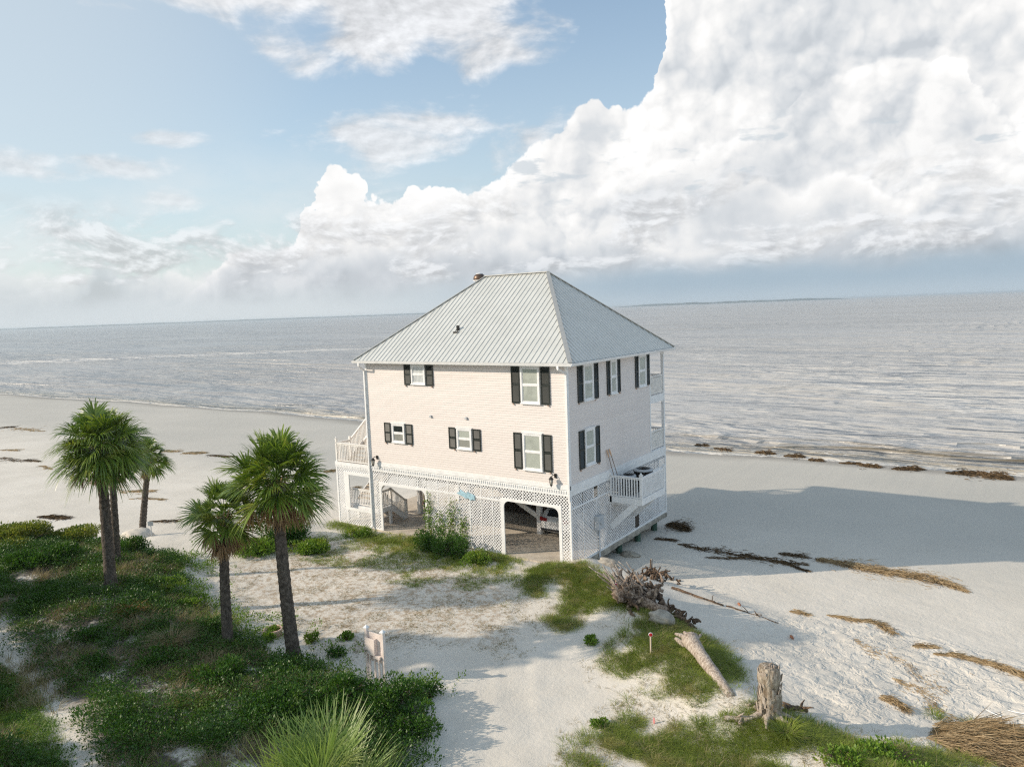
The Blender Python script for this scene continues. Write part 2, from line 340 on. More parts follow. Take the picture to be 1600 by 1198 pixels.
M['concrete'] = simple('concrete', (0.58, 0.51, 0.42), 0.85, 0.1, 1.6, bump=0.4, dirt=(0.28, 0.24, 0.19))
M['slabedge'] = simple('broken_concrete', (0.36, 0.33, 0.28), 0.9, 0.2, 3.0, bump=0.8, bscale=9, dirt=(0.15, 0.12, 0.09))
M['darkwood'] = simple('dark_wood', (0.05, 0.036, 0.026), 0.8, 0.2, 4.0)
M['pile'] = simple('green_piling', (0.045, 0.10, 0.07), 0.8, 0.25, 7.0, bump=0.5, dirt=(0.03, 0.035, 0.03))
M['meter'] = simple('grey_paint', (0.48, 0.50, 0.52), 0.5, 0.05, 5.0)
M['lampglass'] = simple('lamp_glass', (0.55, 0.52, 0.46), 0.1, 0.05)
def bark(name, c1, c2, sc_, bump=1.0, stretch=(1, 1, 0.5), dist=0.03):
    m, n, b = new_mat(name); g = n.N.new('ShaderNodeTexCoord').outputs['Object']; p = n.v('MULTIPLY', g, stretch)
    f = n.noise(p, sc_, 6, 0.7, 0.6); v = n.vor(p, sc_*1.4)
    c = n.mix(n.ss(f, 0.32, 0.68), c1, c2); c = n.mix(n.ss(v, 0.5, 0.9, 0, 0.5), c, tuple(k*0.45 for k in c1))
    n.L.new(c, b.inputs['Base Color']); b.inputs['Roughness'].default_value = 0.85; b.inputs['Specular IOR Level'].default_value = 0.2
    bn = n.N.new('ShaderNodeBump'); bn.inputs['Strength'].default_value = bump; bn.inputs['Distance'].default_value = dist
    n.L.new(n.m('ADD', f, n.m('MULTIPLY', v, -0.5)), bn.inputs['Height']); n.L.new(bn.outputs[0], b.inputs['Normal']); return m
M['palmbark'] = bark('palm_bark', (0.055, 0.045, 0.036), (0.17, 0.14, 0.115), 9.0, 1.0, (1, 1, 0.7), 0.05)
M['root'] = bark('root_wood', (0.12, 0.08, 0.055), (0.46, 0.36, 0.28), 6.0, stretch=(2.0, 2.0, 0.7))
M['drift'] = bark('driftwood', (0.27, 0.21, 0.165), (0.57, 0.50, 0.43), 6.0, stretch=(2.4, 2.4, 0.6))
M['driftdark'] = bark('dark_driftwood', (0.045, 0.032, 0.024), (0.20, 0.135, 0.09), 5.0)
M['stump'] = bark('peeling_stump', (0.20, 0.15, 0.10), (0.50, 0.44, 0.36), 4.5, 1.0, (2.2, 2.2, 0.7), 0.06)
M['palmleaf'] = leafy('palm_leaf', (0.06, 0.13, 0.016), (0.25, 0.33, 0.055), (0.32, 0.34, 0.07), 0.30, 0.36, 0.6)
M['palmold'] = leafy('dry_palm_leaf', (0.20, 0.12, 0.06), (0.44, 0.30, 0.17), None, 0.1, 0.8, 0.1)
M['palmetto'] = leafy('palmetto_blade', (0.12, 0.20, 0.045), (0.26, 0.34, 0.10), (0.34, 0.36, 0.15), 0.3, 0.38, 0.5)
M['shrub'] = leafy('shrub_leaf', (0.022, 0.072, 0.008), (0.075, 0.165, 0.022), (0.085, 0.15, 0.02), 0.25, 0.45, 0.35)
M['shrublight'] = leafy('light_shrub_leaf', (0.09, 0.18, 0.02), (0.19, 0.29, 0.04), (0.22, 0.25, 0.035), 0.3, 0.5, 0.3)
M['shrubyellow'] = leafy('yellowing_leaf', (0.10, 0.15, 0.02), (0.27, 0.27, 0.045), (0.06, 0.12, 0.02), 0.3, 0.5, 0.3)
M['grass'] = leafy('dune_grass_blade', (0.14, 0.20, 0.028), (0.30, 0.35, 0.07), (0.40, 0.37, 0.13), 0.35, 0.5, 0.25)
M['straw'] = leafy('straw', (0.24, 0.165, 0.09), (0.46, 0.36, 0.23), None, 0.1, 0.8, 0.1)
M['strawdark'] = leafy('wet_straw', (0.045, 0.030, 0.018), (0.16, 0.11, 0.06), None, 0.0, 0.8, 0.1)
M['drygrass'] = leafy('dry_grass', (0.20, 0.16, 0.08), (0.36, 0.30, 0.17), None, 0.2, 0.7, 0.2)
M['rust'] = leafy('rusty_grass', (0.20, 0.09, 0.03), (0.33, 0.17, 0.06), None, 0.2, 0.7, 0.2)
M['redbrown'] = simple('red_brown_bark', (0.36, 0.14, 0.07), 0.7, 0.2, 12)
M['pinkboard'] = simple('pink_board', (0.80, 0.70, 0.645), 0.6, 0.06, 4.0, dirt=(0.62, 0.46, 0.38))

# ---------------------------------------------------------------- the lie of the land
SEA = -1.6
def shore(x):
    x = np.asarray(x, float)
    return 34.6+2.6*np.exp(-((x+62)/45)**2)+0.5*np.sin(x/6.3)+0.35*np.sin(x/2.9+1)+0.9*np.sin(x/23.0)
UP = np.array([(-400, -120), (-90, -30), (-46, -18), (-32, -12.4), (-26, -10.3), (-21.6, -7.9), (-18.8, -4.5), (-16.4, -1), (-15.6, 3.5), (-15.3, 10.2), (-8, 10.2), (-5, 6), (-2.5, 3.2),
               (-0.3, 1.9), (1.6, 1.3), (3.6, 0.2), (5.4, -1.6), (7.0, -3.6), (8.8, -5.2), (10.6, -6.3), (12.6, -7.2), (15.5, -8.6), (20, -11.5), (30, -18), (60, -50), (90, -200), (-400, -200)], float)
VEG = np.array([(-90, -29), (-46, -17.5), (-31, -11.4), (-25.7, -10.0), (-21.5, -9.2), (-19, -9.4), (-16.5, -8.6), (-14, -9.9), (-12, -11.0), (-9, -11.6), (-6.6, -11.9), (-3.8, -12.7), (-1.6, -12.9),
                (0.4, -12.5), (2.0, -11.9), (3.2, -12.9), (3.6, -14.2), (4.4, -16.0), (6.0, -19), (3, -26), (-20, -30), (-90, -40)], float)
def sdist(poly, x, y):
    """signed distance to a closed polygon, positive inside"""
    x = np.asarray(x, float); y = np.asarray(y, float); d = np.full(x.shape, 1e9); ins = np.zeros(x.shape, bool)
    for (ax, ay), (bx, by) in zip(poly, np.roll(poly, -1, 0)):
        dx, dy = bx-ax, by-ay; t = np.clip(((x-ax)*dx+(y-ay)*dy)/(dx*dx+dy*dy), 0, 1)
        d = np.minimum(d, np.hypot(x-ax-t*dx, y-ay-t*dy))
        c = (ay > y) != (by > y); ins ^= c & (x < (bx-ax)*(y-ay)/((by-ay) if by != ay else 1e-9)+ax)
    return np.where(ins, d, -d)
def ridge(x, y, pts, w):
    d = np.full(np.asarray(x, float).shape, 1e9)
    for (ax, ay), (bx, by) in zip(pts[:-1], pts[1:]):
        dx, dy = bx-ax, by-ay; t = np.clip(((x-ax)*dx+(y-ay)*dy)/(dx*dx+dy*dy), 0, 1)
        d = np.minimum(d, np.hypot(x-ax-t*dx, y-ay-t*dy))
    return np.exp(-(d/w)**2)
RID = [(0.9, -0.9), (3.0, -1.7), (4.8, -3.3), (6.6, -5.3), (8.6, -7.6), (11.5, -9.0), (15, -10.5)]
def height(x, y):
    x = np.asarray(x, float); y = np.asarray(y, float)
    sh_ = shore(x)-y
    beach = SEA+np.where(sh_ > 0, 0.026*np.minimum(sh_, 26)+0.006*np.clip(sh_-26, 0, 60), 0.035*np.maximum(sh_, -120))
    beach = beach+0.03*(fbm(x, y, 0.35, 3, 5)-0.5)
    sd = sdist(UP, x, y)+0.7*(fbm(x, y, 0.8, 3, 1)-0.5)
    bw = 1.5+3.6*sst(x, 2.0, 6.0)*sst(y, 4, 0)
    beach = beach+0.34*sst(x, 3, 8)*sst(y, 5, -2)*sst(y, -40, -10)
    k = sst(sd, -bw, 0.35)
    up = 0.10*(fbm(x, y, 0.4, 4, 2)-0.5)
    up = up+0.60*ridge(x, y, RID, 1.45)*(0.55+0.9*fbm(x, y, 0.6, 3, 4))
    vs = sdist(VEG, x, y)
    up = up+sst(vs, -0.9, 3.2)*(0.55+0.9*(fbm(x, y, 0.22, 3, 6)-0.35))+0.12*sst(vs, -0.8, 0.3)
    up = up+0.45*ridge(x, y, [(-20.5, -7.6), (-17.5, -5.2), (-16.3, -3.0)], 1.7)
    up = up*(1-((x > -15.3) & (x < 0.05) & (y > -0.25)).astype(float))-0.10*((x > -15.3) & (x < 0.05) & (y > -0.25))
    h = beach*(1-k)+np.maximum(up, -0.4)*k
    rough = sst(x, -1, 5)*sst(-y, -6, 0)*sst(x-y, 8, 14)
    tx = sst(sdist(TR, x, y), -0.5, 0.8)
    h = h+0.055*(fbm(x, y, 2.1, 3, 8)-0.5)*(0.5+2.0*tx)+0.022*(fbm(x, y, 6.0, 2, 9)-0.5)*(0.6+3.2*tx)+0.10*(fbm(x, y, 0.7, 3, 18)-0.5)*sst(sd, -6, 0)
    dr = ridge(x, y, [(7.5, -17), (5.6, -12.5), (3.0, -8.5), (0.5, -5.0), (-2.2, -1.0)], 1.6); al = x*0.79-(-y)*0.0+y*0.61
    ac_ = x*0.80+y*0.60; h = h+0.035*dr*(fbm(ac_*3.2, (y*0.80-x*0.60)*0.35, 1.0, 3, 21)-0.5)*2
    h = h-0.09*np.clip(fbm(x, y, 2.6, 2, 23)-0.60, 0, 1)*6*tx*0.35
    return h
TR = np.array([(7.4, -2.2), (8.5, 0.6), (12, 2.2), (17, 1.0), (22, -4), (19, -8), (14, -7.8), (11, -6.6), (9, -4.8)], float)   # trampled sand
def px(u, v, lift=0.0):
    """the point of the ground the photograph shows at (u, v)"""
    d = Fv*FPX+Rv*(u-800)-Uv*(v-599); d = d/np.linalg.norm(d)
    t = np.arange(6, 260, 0.08); P = CAM+d*t[:, None]; hh = height(P[:, 0], P[:, 1])
    i = np.argmax(P[:, 2] < hh)
    return Vector((P[i, 0], P[i, 1], hh[i]+lift))
def depth(p): return float((np.array(p)-CAM)@Fv)
def at(u, v, dep):
    d = (Fv*FPX+Rv*(u-800)-Uv*(v-599))/FPX; return Vector(CAM+d*dep)
def gz(x, y): return float(height(np.array([x]), np.array([y]))[0])

def axis(lo, hi, step, far_lo, far_hi, g):
    a = list(np.arange(lo, hi+step/2, step)); s = step; x = a[0]; L = []
    while x > far_lo: s *= g; x -= s; L.append(x)
    s = step; x = a[-1]; H_ = []
    while x < far_hi: s *= g; x += s; H_.append(x)
    return np.array(L[::-1]+a+H_)
def grid(xs, ys, f):
    X, Y = np.meshgrid(xs, ys); Z = f(X, Y); V = np.stack([X, Y, Z], -1).reshape(-1, 3)
    nx = len(xs); i = np.arange(len(ys)-1)[:, None]*nx+np.arange(nx-1)[None]; i = i.ravel()
    return V, np.stack([i, i+1, i+nx+1, i+nx], -1)
def sand_mat():
    m, n, b = new_mat('beach_sand'); g = n.N.new('ShaderNodeNewGeometry').outputs['Position']; x, y, z = n.sep(g)
    def att(a):
        t = n.N.new('ShaderNodeAttribute'); t.attribute_name = a; return t.outputs['Fac']
    f = n.noise(g, 0.35, 6, 0.6); c = n.mix(n.ss(f, 0.3, 0.7), (0.63, 0.585, 0.515), (0.72, 0.67, 0.595))
    c = n.mix(n.ss(n.noise(g, 2.6, 6, 0.7), 0.55, 0.75, 0, 0.22), c, (0.48, 0.42, 0.35))
    c = n.mix(n.ss(n.noise(g, 30, 3, 0.7), 0.35, 0.7, 0, 0.25), c, (0.46, 0.42, 0.36))
    # firm damp beach is greyer, wet edge darker
    damp = att('damp'); c = n.mix(damp, c, (0.45, 0.435, 0.395))
    c = n.mix(att('wet'), c, (0.20, 0.18, 0.155))
    # dead grass litter over the turning yard
    ln = n.noise(g, 3.2, 6, 0.72); l2 = n.noise(g, 14, 4, 0.7)
    lit = n.m('MULTIPLY', att('litter'), n.ss(n.m('ADD', ln, n.m('MULTIPLY', l2, 0.5)), 0.68, 0.88))
    c = n.mix(n.m('MULTIPLY', lit, 0.8), c, (0.34, 0.245, 0.15))
    # leaf mould under the dune scrub
    dn = n.noise(g, 1.3, 6, 0.68)
    df = n.m('MULTIPLY', att('duff'), n.ss(dn, 0.36, 0.54))
    c = n.mix(n.m('MULTIPLY', df, 0.93), c, n.mix(n.noise(g, 9, 5, 0.7), (0.035, 0.028, 0.020), (0.13, 0.105, 0.08)))
    n.L.new(c, b.inputs['Base Color']); b.inputs['Specular IOR Level'].default_value = 0.25
    n.L.new(n.ss(att('wet'), 0.3, 1.0, 0.9, 0.25), b.inputs['Roughness'])
    bn = n.N.new('ShaderNodeBump'); bn.inputs['Strength'].default_value = 0.6; bn.inputs['Distance'].default_value = 0.035
    hgt = n.m('ADD', n.noise(g, 7, 5, 0.65), n.m('MULTIPLY', n.noise(g, 26, 3, 0.6), 0.35))
    hgt = n.m('ADD', hgt, n.m('MULTIPLY', att('trod'), n.m('MULTIPLY', n.ss(n.noise(g, 2.6, 3, 0.55, 0.5), 0.35, 0.6), 1.7)))
    n.L.new(hgt, bn.inputs['Height']); n.L.new(bn.outputs[0], b.inputs['Normal']); return m
def attr(o, name, vals):
    a = o.data.attributes.new(name, 'FLOAT', 'POINT'); a.data.foreach_set('value', np.asarray(vals, np.float32).ravel())
YARD = np.array([(-15, -8.6), (-14.5, -4), (-11, -1.5), (-9, -2), (-2.5, -2.4), (0, -3.4), (1.6, -6), (2.5, -8.3), (-1, -9.0), (-2, -11.6), (-5, -11), (-9, -10.6)], float)
V, F = grid(axis(-26, 20, 0.15, -6000, 6000, 1.075), axis(-24, 9, 0.15, -4000, 300, 1.07), height)
ground = mk('sand_ground', V, F, sand_mat(), smooth=True); tag(ground, kind='structure')
X, Y = V[:, 0], V[:, 1]; up_sd = sdist(UP, X, Y); sh_ = shore(X)-Y
attr(ground, 'damp', sst(-up_sd, 2.5, 9)*sst(sh_, 34, 19)*(0.55+0.5*fbm(X, Y, 0.12, 3, 11)))
attr(ground, 'wet', sst(sh_+1.6*(fbm(X, Y, 0.25, 3, 3)-0.5), 2.6, 0.4)*0.85)
attr(ground, 'trod', sst(sdist(TR, X, Y), -0.6, 0.9)*(0.4+0.9*fbm(X, Y, 0.5, 2, 19))+0.25*sst(up_sd, 0.5, -2)*sst(Y, 12, 3)*sst(X, -2, 3))
attr(ground, 'litter', sst(sdist(YARD, X, Y), -0.8, 1.8))
attr(ground, 'duff', sst(sdist(VEG, X, Y)+1.2*(fbm(X, Y, 0.9, 3, 12)-0.5), 0.0, 1.0)*(1-ridge(X, Y, [(-16, -17.2), (-9.2, -18.5), (-4.9, -19.3), (-1, -20.3)], 0.55)))

# ---------------------------------------------------------------- sea
def water_mat():
    m, n, b = new_mat('sea_water'); g = n.N.new('ShaderNodeNewGeometry').outputs['Position']; x, y, z = n.sep(g)
    t = n.N.new('ShaderNodeAttribute'); t.attribute_name = 'off'; off = t.outputs['Fac']
    t2 = n.N.new('ShaderNodeAttribute'); t2.attribute_name = 'crest'; crest = t2.outputs['Fac']
    big = n.noise(n.v('MULTIPLY', g, (0.010, 0.022, 1)), 1.0, 4, 0.5)
    c = n.mix(n.ss(off, 0, 9), (0.38, 0.34, 0.27), (0.36, 0.345, 0.33)); c = n.mix(n.ss(off, 20, 160), c, (0.34, 0.345, 0.345))
    c = n.mix(n.m('MULTIPLY', n.ss(n.m('SUBTRACT', x, n.m('MULTIPLY', y, 0.25)), -160, -20), n.ss(off, 2, 10)), c, (0.45, 0.44, 0.425))  # paler water on the right: the bright cloud's reflection put into the body colour
    c = n.mix(n.m('MULTIPLY', crest, 0.8), c, (0.17, 0.135, 0.075))
    fn = n.noise(n.v('MULTIPLY', g, (1.0, 1.7, 1)), 2.2, 6, 0.7)
    fo = n.m('MULTIPLY', n.ss(off, 1.7, 0.1), n.ss(fn, 0.34, 0.5))
    fo = n.m('MAXIMUM', fo, n.m('MULTIPLY', n.m('MULTIPLY', n.ss(off, 1.0, 2.2), n.ss(off, 4.6, 3.0)), n.ss(fn, 0.52, 0.62)))
    # wake: a long foam slick
    ax, ay, dx, dy = -330.0, 76.0, 0.777, 0.629
    px_ = n.m('SUBTRACT', x, ax); py_ = n.m('SUBTRACT', y, ay)
    al = n.m('ADD', n.m('MULTIPLY', px_, dx), n.m('MULTIPLY', py_, dy)); cr = n.m('SUBTRACT', n.m('MULTIPLY', px_, dy), n.m('MULTIPLY', py_, dx))
    cr = n.m('ADD', cr, n.m('MULTIPLY', n.m('SUBTRACT', n.noise(g, 0.02, 3, 0.5), 0.5), 12.0))
    wn = n.noise(n.v('MULTIPLY', g, (0.16, 0.16, 1)), 1.0, 5, 0.7)
    wk = n.m('MULTIPLY', n.m('MULTIPLY', n.ss(n.m('ABSOLUTE', cr), n.m('SUBTRACT', 26.0, n.m('MULTIPLY', al, 0.085)), 4.0), n.ss(al, 330, 150)), n.ss(wn, 0.30, 0.55))
    c = n.mix(n.m('MAXIMUM', n.m('MULTIPLY', fo, 0.8), n.m('MULTIPLY', wk, 0.95)), c, (0.68, 0.67, 0.65))
    n.L.new(c, b.inputs['Base Color']); b.inputs['IOR'].default_value = 1.33
    n.L.new(n.m('ADD', 0.27, n.m('MULTIPLY', n.m('MAXIMUM', fo, wk), 0.6)), b.inputs['Roughness'])
    def wv(sx, sy, det, rot=0.0): return n.noise(n.v('MULTIPLY', g, (sx, sy, 1)), 1.0, det, 0.6, 0.35)
    patch = n.ss(big, 0.3, 0.7, 0.6, 1.25)
    h = n.m('ADD', n.m('MULTIPLY', wv(0.38, 1.25, 3), 0.30), n.m('MULTIPLY', wv(0.13, 0.55, 4), 1.5))
    h = n.m('ADD', h, n.m('MULTIPLY', wv(0.035, 0.15, 3), 4.0))
    h = n.m('ADD', h, n.m('MULTIPLY', wv(0.006, 0.03, 3), 14.0))
    bn = n.N.new('ShaderNodeBump'); n.L.new(n.m('MULTIPLY', patch, 0.8), bn.inputs['Strength']); bn.inputs['Distance'].default_value = 1.6
    n.L.new(h, bn.inputs['Height']); n.L.new(bn.outputs[0], b.inputs['Normal']); return m
def crest(x, y):
    o = y-shore(x)
    a = np.exp(-((o-4.6-0.9*np.sin(x/7.0)-0.5*np.sin(x/2.7))/0.42)**2)*sst(x, -9, 4)
    b = np.exp(-((o-7.4-0.9*np.sin(x/5.0+2))/0.5)**2)*sst(fbm(x, y*0, 0.13, 2, 3), 0.45, 0.7)*0.5
    c = np.exp(-((o-2.0-0.5*np.sin(x/4.0+1))/0.35)**2)*0.45*sst(fbm(x, y*0, 0.2, 2, 8), 0.35, 0.6)
    return np.maximum(np.maximum(a*(0.6+0.5*fbm(x, y*0, 0.3, 2, 1)), b), c)
def waves(x, y):
    wx = x+4*fbm(x, y, 0.06, 2, 61); wy = y+1.6*fbm(x, y, 0.10, 2, 62)
    n1 = vnoise(wx*0.26, wy*0.85, 1, 63); n2 = vnoise(wx*0.12, wy*0.42, 1, 64); n3 = vnoise(wx*0.6, wy*1.7, 1, 65)
    rid = lambda n: (1-np.abs(2*n-1))**1.6
    a = (0.08*rid(n1)+0.11*rid(n2)+0.02*rid(n3))*(0.55+0.85*sst(x, -40, 5))
    return a*(0.45+1.0*fbm(x, y, 0.035, 3, 66))*sst(y-shore(x), -0.5, 7)
V, F = grid(axis(-75, 62, 0.5, -45000, 45000, 1.09), axis(31, 112, 0.21, 30.5, 60000, 1.035), lambda x, y: SEA+0.20*crest(x, y)+waves(x, y)*sst(y, 1500, 300)-0.10*sst(y-shore(x), 0, 6))
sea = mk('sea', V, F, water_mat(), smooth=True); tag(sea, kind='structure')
attr(sea, 'off', V[:, 1]-shore(V[:, 0])); attr(sea, 'crest', crest(V[:, 0], V[:, 1]))

# far shores, low wooded land seen across the water
far_m = simple('far_land', (0.035, 0.06, 0.06), 0.9, 0.1, 0.002)
def far_shore(u0, u1, dist, hmax, seed, width=400, label=None):
    v_ = lambda u: 512-u*0.0347; n = 160; V = []; r = np.random.default_rng(seed)
    for i in range(n+1):
        u = u0+(u1-u0)*i/n; d = Fv*FPX+Rv*(u-800)-Uv*(v_(u)-599); d = d[:2]/np.linalg.norm(d[:2]); t = i/n
        env = min(1, 6*t, 6*(1-t))*(0.35+0.9*float(fbm(np.array([u*0.05]), np.array([seed]), 1, 4, seed)))
        h = hmax*env
        for rr, z in ((dist, SEA-1), (dist+20, SEA+h*0.8), (dist+width*0.5, SEA+h), (dist+width, SEA-1)):
            V.append((CAM[0]+d[0]*rr, CAM[1]+d[1]*rr, z))
    F = [[i*4+j, i*4+4+j, i*4+5+j, i*4+1+j] for i in range(n) for j in range(3)]
    return tag(mk('far_shore', V, F, far_m, smooth=True), kind='structure')
far_shore(955, 1330, 7000, 22, 4); far_shore(-120, 900, 9000, 17, 9)
# ---------------------------------------------------------------- the house
HW, HD, HP = 12.45, 8.52, 1.86; T_ = HD+HP; ZB, ZS, ZE = 3.22, 3.67, 9.12
house = empty('beach_house', (0, 0, 0), 0, 'three storey pale pink beach house on white lattice base with grey metal hip roof', 'house')
def laps(ax, a, b, c, sgn, z0=ZS, z1=ZE):
    """lap siding on a wall: ax is the normal axis, c its position, sgn which way it faces"""
    m = MB(); z = z0
    while z < z1-1e-3:
        t = min(z+0.115, z1); lo, hi = c+sgn*0.016, c+sgn*0.002
        if ax == 'y': m.add([(a, lo, z), (b, lo, z), (b, hi, t), (a, hi, t), (a, c-sgn*.02, z), (b, c-sgn*.02, z)], [[0, 1, 2, 3] if sgn < 0 else [3, 2, 1, 0], [0, 4, 5, 1] if sgn < 0 else [1, 5, 4, 0]])
        else: m.add([(lo, a, z), (lo, b, z), (hi, b, t), (hi, a, t), (c-sgn*.02, a, z), (c-sgn*.02, b, z)], [[0, 1, 2, 3] if sgn > 0 else [3, 2, 1, 0], [0, 4, 5, 1] if sgn > 0 else [1, 5, 4, 0]])
        z = t
    return m
w_ = laps('y', -HW, 0, 0, -1); w2 = laps('x', 0, HD, 0, 1); w3 = laps('y', -HW, 0, HD, 1); w4 = laps('x', 0, HD, -HW, -1)
for q in (w2, w3, w4): w_.add(q.V, q.F)
w_.build('wall', M['siding'], house)
# corner boards
for x0, y0, x1, y1 in ((-0.09, -0.03, 0.034, 0.09), (-HW-0.034, -0.03, -HW+0.09, 0.09), (-0.09, HD-0.09, 0.034, HD+0.03), (-HW-0.034, HD-0.09, -HW+0.09, HD+0.03)):
    m = MB(); m.box(x0, y0, ZS+0.02, x1, y1, ZE-0.1); m.build('corner_board', M['white'], house)
# band board with dentils
m = MB(); m.box(-HW-0.02, -0.05, 3.50, 0.045, 0.02, 3.685); m.box(-HW-0.02, -0.035, 3.20, 0.035, 0.02, 3.30); m.box(-HW, -0.012, 3.30, 0.01, 0.02, 3.50)
x = -HW+0.06
while x < -0.1: m.box(x, -0.046, 3.30, x+0.065, -0.012, 3.435); x += 0.125
m.box(0.045, -0.05, 3.40, 0.0, T_+0.03, 3.68); m.box(-0.01, -0.02, 3.20, 0.03, T_+0.02, 3.40)
m.build('band_board', M['white'], house)
m = MB(); m.box(-15.28, -0.05, 3.28, -HW-0.022, 0.02, 3.47); m.box(-15.27, -0.035, 3.16, -HW-0.022, 0.02, 3.28)
x = -15.2
while x < -HW-0.1: m.box(x, -0.046, 3.18, x+0.065, -0.036, 3.27); x += 0.125
m.build('deck_fascia', M['white'], house)

# lattice
def clip(poly, r):
    for ax, lim, sg in ((0, r[0], 1), (0, r[1], -1), (1, r[2], 1), (1, r[3], -1)):
        out = []
        for i in range(len(poly)):
            a, b = poly[i-1], poly[i]; ia = (a[ax]-lim)*sg >= 0; ib = (b[ax]-lim)*sg >= 0
            if ia != ib:
                t = (lim-a[ax])/(b[ax]-a[ax]); out.append((a[0]+(b[0]-a[0])*t, a[1]+(b[1]-a[1])*t))
            if ib: out.append(b)
        poly = out
        if len(poly) < 3: return None
    return poly
def lattice(rects, plane, c, sgn, pitch=0.112, sw=0.040):
    m = MB(); P = pitch*math.sqrt(2); h = sw*math.sqrt(2)/2
    for (a0, a1, z0, z1) in rects:
        for dr in (1, -1):
            lo = (a0-z1) if dr == 1 else (a0+z0); hi = (a1-z0) if dr == 1 else (a1+z1)
            k = math.floor(lo/P)-1
            while k*P < hi+P:
                c0 = k*P; k += 1     # line a = c0 + dr*z
                q = [(c0+dr*(z0-1)-h, z0-1), (c0+dr*(z0-1)+h, z0-1), (c0+dr*(z1+1)+h, z1+1), (c0+dr*(z1+1)-h, z1+1)]
                q = clip(q, (a0, a1, z0, z1))
                if not q: continue
                d0 = c+sgn*(0.002 if dr == 1 else 0.0105); d1 = d0+sgn*0.008
                m.prism(q, plane, min(d0, d1), max(d0, d1))
    return m
def trim(lst, plane, c, sgn, t=0.03, b=-0.02):
    m = MB()
    for a0, a1, z0, z1 in lst:
        if plane == 'y': m.box(a0, c+sgn*t, z0, a1, c+sgn*b, z1)
        else: m.box(c+sgn*t, a0, z0, c+sgn*b, a1, z1)
    return m
LT = 3.2
fr = [(-15.12, -14.62, 0.05, LT-.04), (-14.62, -12.60, 2.97, LT-.04), (-14.62, -12.6, 0.05, 0.80), (-12.38, -11.90, 0.05, LT), (-11.9, -8.5, 2.64, LT)]
x = -8.46
while x < -3.95: fr += [(x, min(x+0.69, -3.86), 2.62, LT), (x, min(x+0.69, -3.86), 0.05, 2.54)]; x += 0.69
fr += [(-3.84, -0.5, 2.74, LT), (-0.5, -0.06, 0.05, LT)]
for q in fr: lattice([q], 'y', 0.0, -1).build('lattice_panel', M['lattice'], house)
tr = [(-15.24, -15.12, -0.05, 3.158), (-12.58, -12.38, -0.05, 3.158), (-14.62, -14.20, 2.80, 2.97)]
tr = [(-15.24, -15.12, -0.08, 3.158), (-12.60, -12.38, -0.08, 3.158),
      (-14.62, -12.60, 2.80, 2.97), (-14.62, -12.60, 0.80, 0.94), (-14.62, -14.24, 0.94, 2.80), (-15.12, -14.62, 0.0, 0.05), (-14.62, -12.60, 0, 0.05),
      (-12.38, -11.90, -0.02, 0.05), (-11.90, -11.74, -0.06, 2.50), (-11.90, -8.48, 2.50, 2.64), (-8.64, -8.48, -0.06, 2.50),
      (-8.48, -3.86, 2.54, 2.62), (-8.48, -3.86, -0.03, 0.05), (-3.86, -3.66, -0.1, 2.60), (-3.86, -0.47, 2.60, 2.74), (-0.62, -0.47, -0.1, 2.60),
      (-0.47, -0.06, -0.05, 0.05), (-0.06, 0.02, -0.12, 3.20)]
m = trim(tr, 'y', 0.0, -1, 0.034)
x = -8.46+0.69
while x < -3.95: m.box(x-0.022, -0.028, 0.05, x+0.022, -0.019, 2.54); m.box(x-0.022, -0.028, 2.62, x+0.022, -0.019, LT); x += 0.69
for x in (-11.2, -10.5, -9.8, -9.1, -3.2, -2.55, -1.9, -1.25): m.box(x-0.02, -0.028, 2.745 if x > -5 else 2.645, x+0.02, -0.019, LT)
for (a, z, s_) in ((-11.74, 2.50, 1), (-8.64, 2.50, -1), (-3.66, 2.60, 1), (-0.62, 2.60, -1)):   # curved opening corners
    pts = [(a, z)]+[(a+s_*0.30*(1-math.cos(t)), z-0.30*(1-math.sin(t))) for t in [i*math.pi/12 for i in range(7)]]
    m.prism(pts if s_ > 0 else pts[::-1], 'y', -0.033, 0.018)
m.build('lattice_frame', M['white'], house)
# right side
rt = []
ys_ = [0.05, 1.1, 1.62, 2.07, 2.5, 3.66]
for a, b in ((0.05, 1.05), (1.09, 2.05), (2.52, 3.66)): rt += [(a, b, 2.66, LT-.02)]
rt += [(2.05, 2.52, 2.66, 2.68)]
for a, b in ((0.05, 1.05), (1.09, 2.30), (2.34, 3.66), (3.70, 4.95), (4.99, 6.30), (6.34, 7.5), (7.54, 8.9), (8.94, 10.3)):
    rt.append((a, b, 0.06, 2.58))
for a, b in ((3.70, 4.95), (4.99, 6.30), (6.34, 7.5), (7.54, 8.9), (8.94, 10.3)): rt.append((a, b, 2.66, LT-.02))
for q in rt:
    if q[3]-q[2] > 0.1: lattice([q], 'x', 0.0, 1).build('lattice_panel', M['lattice'], house)
m = trim([(-0.03, 0.05, -0.1, 3.20), (10.3, 10.40, -0.06, 3.20), (0.05, 10.3, -0.05, 0.06), (0.05, 10.3, 2.58, 2.66), (2.02, 2.07, 2.68, 3.20), (2.5, 2.55, 2.68, 3.20)], 'x', 0.0, 1, 0.036)
for y in (1.07, 2.32, 3.68, 4.97, 6.32, 7.52, 8.92): m.box(0.019, y-0.022, 0.06, 0.03, y+0.022, 2.58)
m.build('lattice_frame', M['white'], house)
bk = [(-12.4+i*1.2, -12.4+i*1.2+1.16, 0.05, 3.1) for i in range(10) if i not in (3, 4)]
for q in bk: lattice([q], 'y', T_, 1).build('lattice_panel', M['lattice'], house)
m = MB()
for i in range(11): m.box(-12.44+i*1.2, T_-0.05, 0, -12.40+i*1.2, T_+0.05, 3.2)
m.box(-12.45, T_-0.045, 3.1, -0.05, T_+0.04, 3.2); m.build('lattice_frame', M['white'], house)

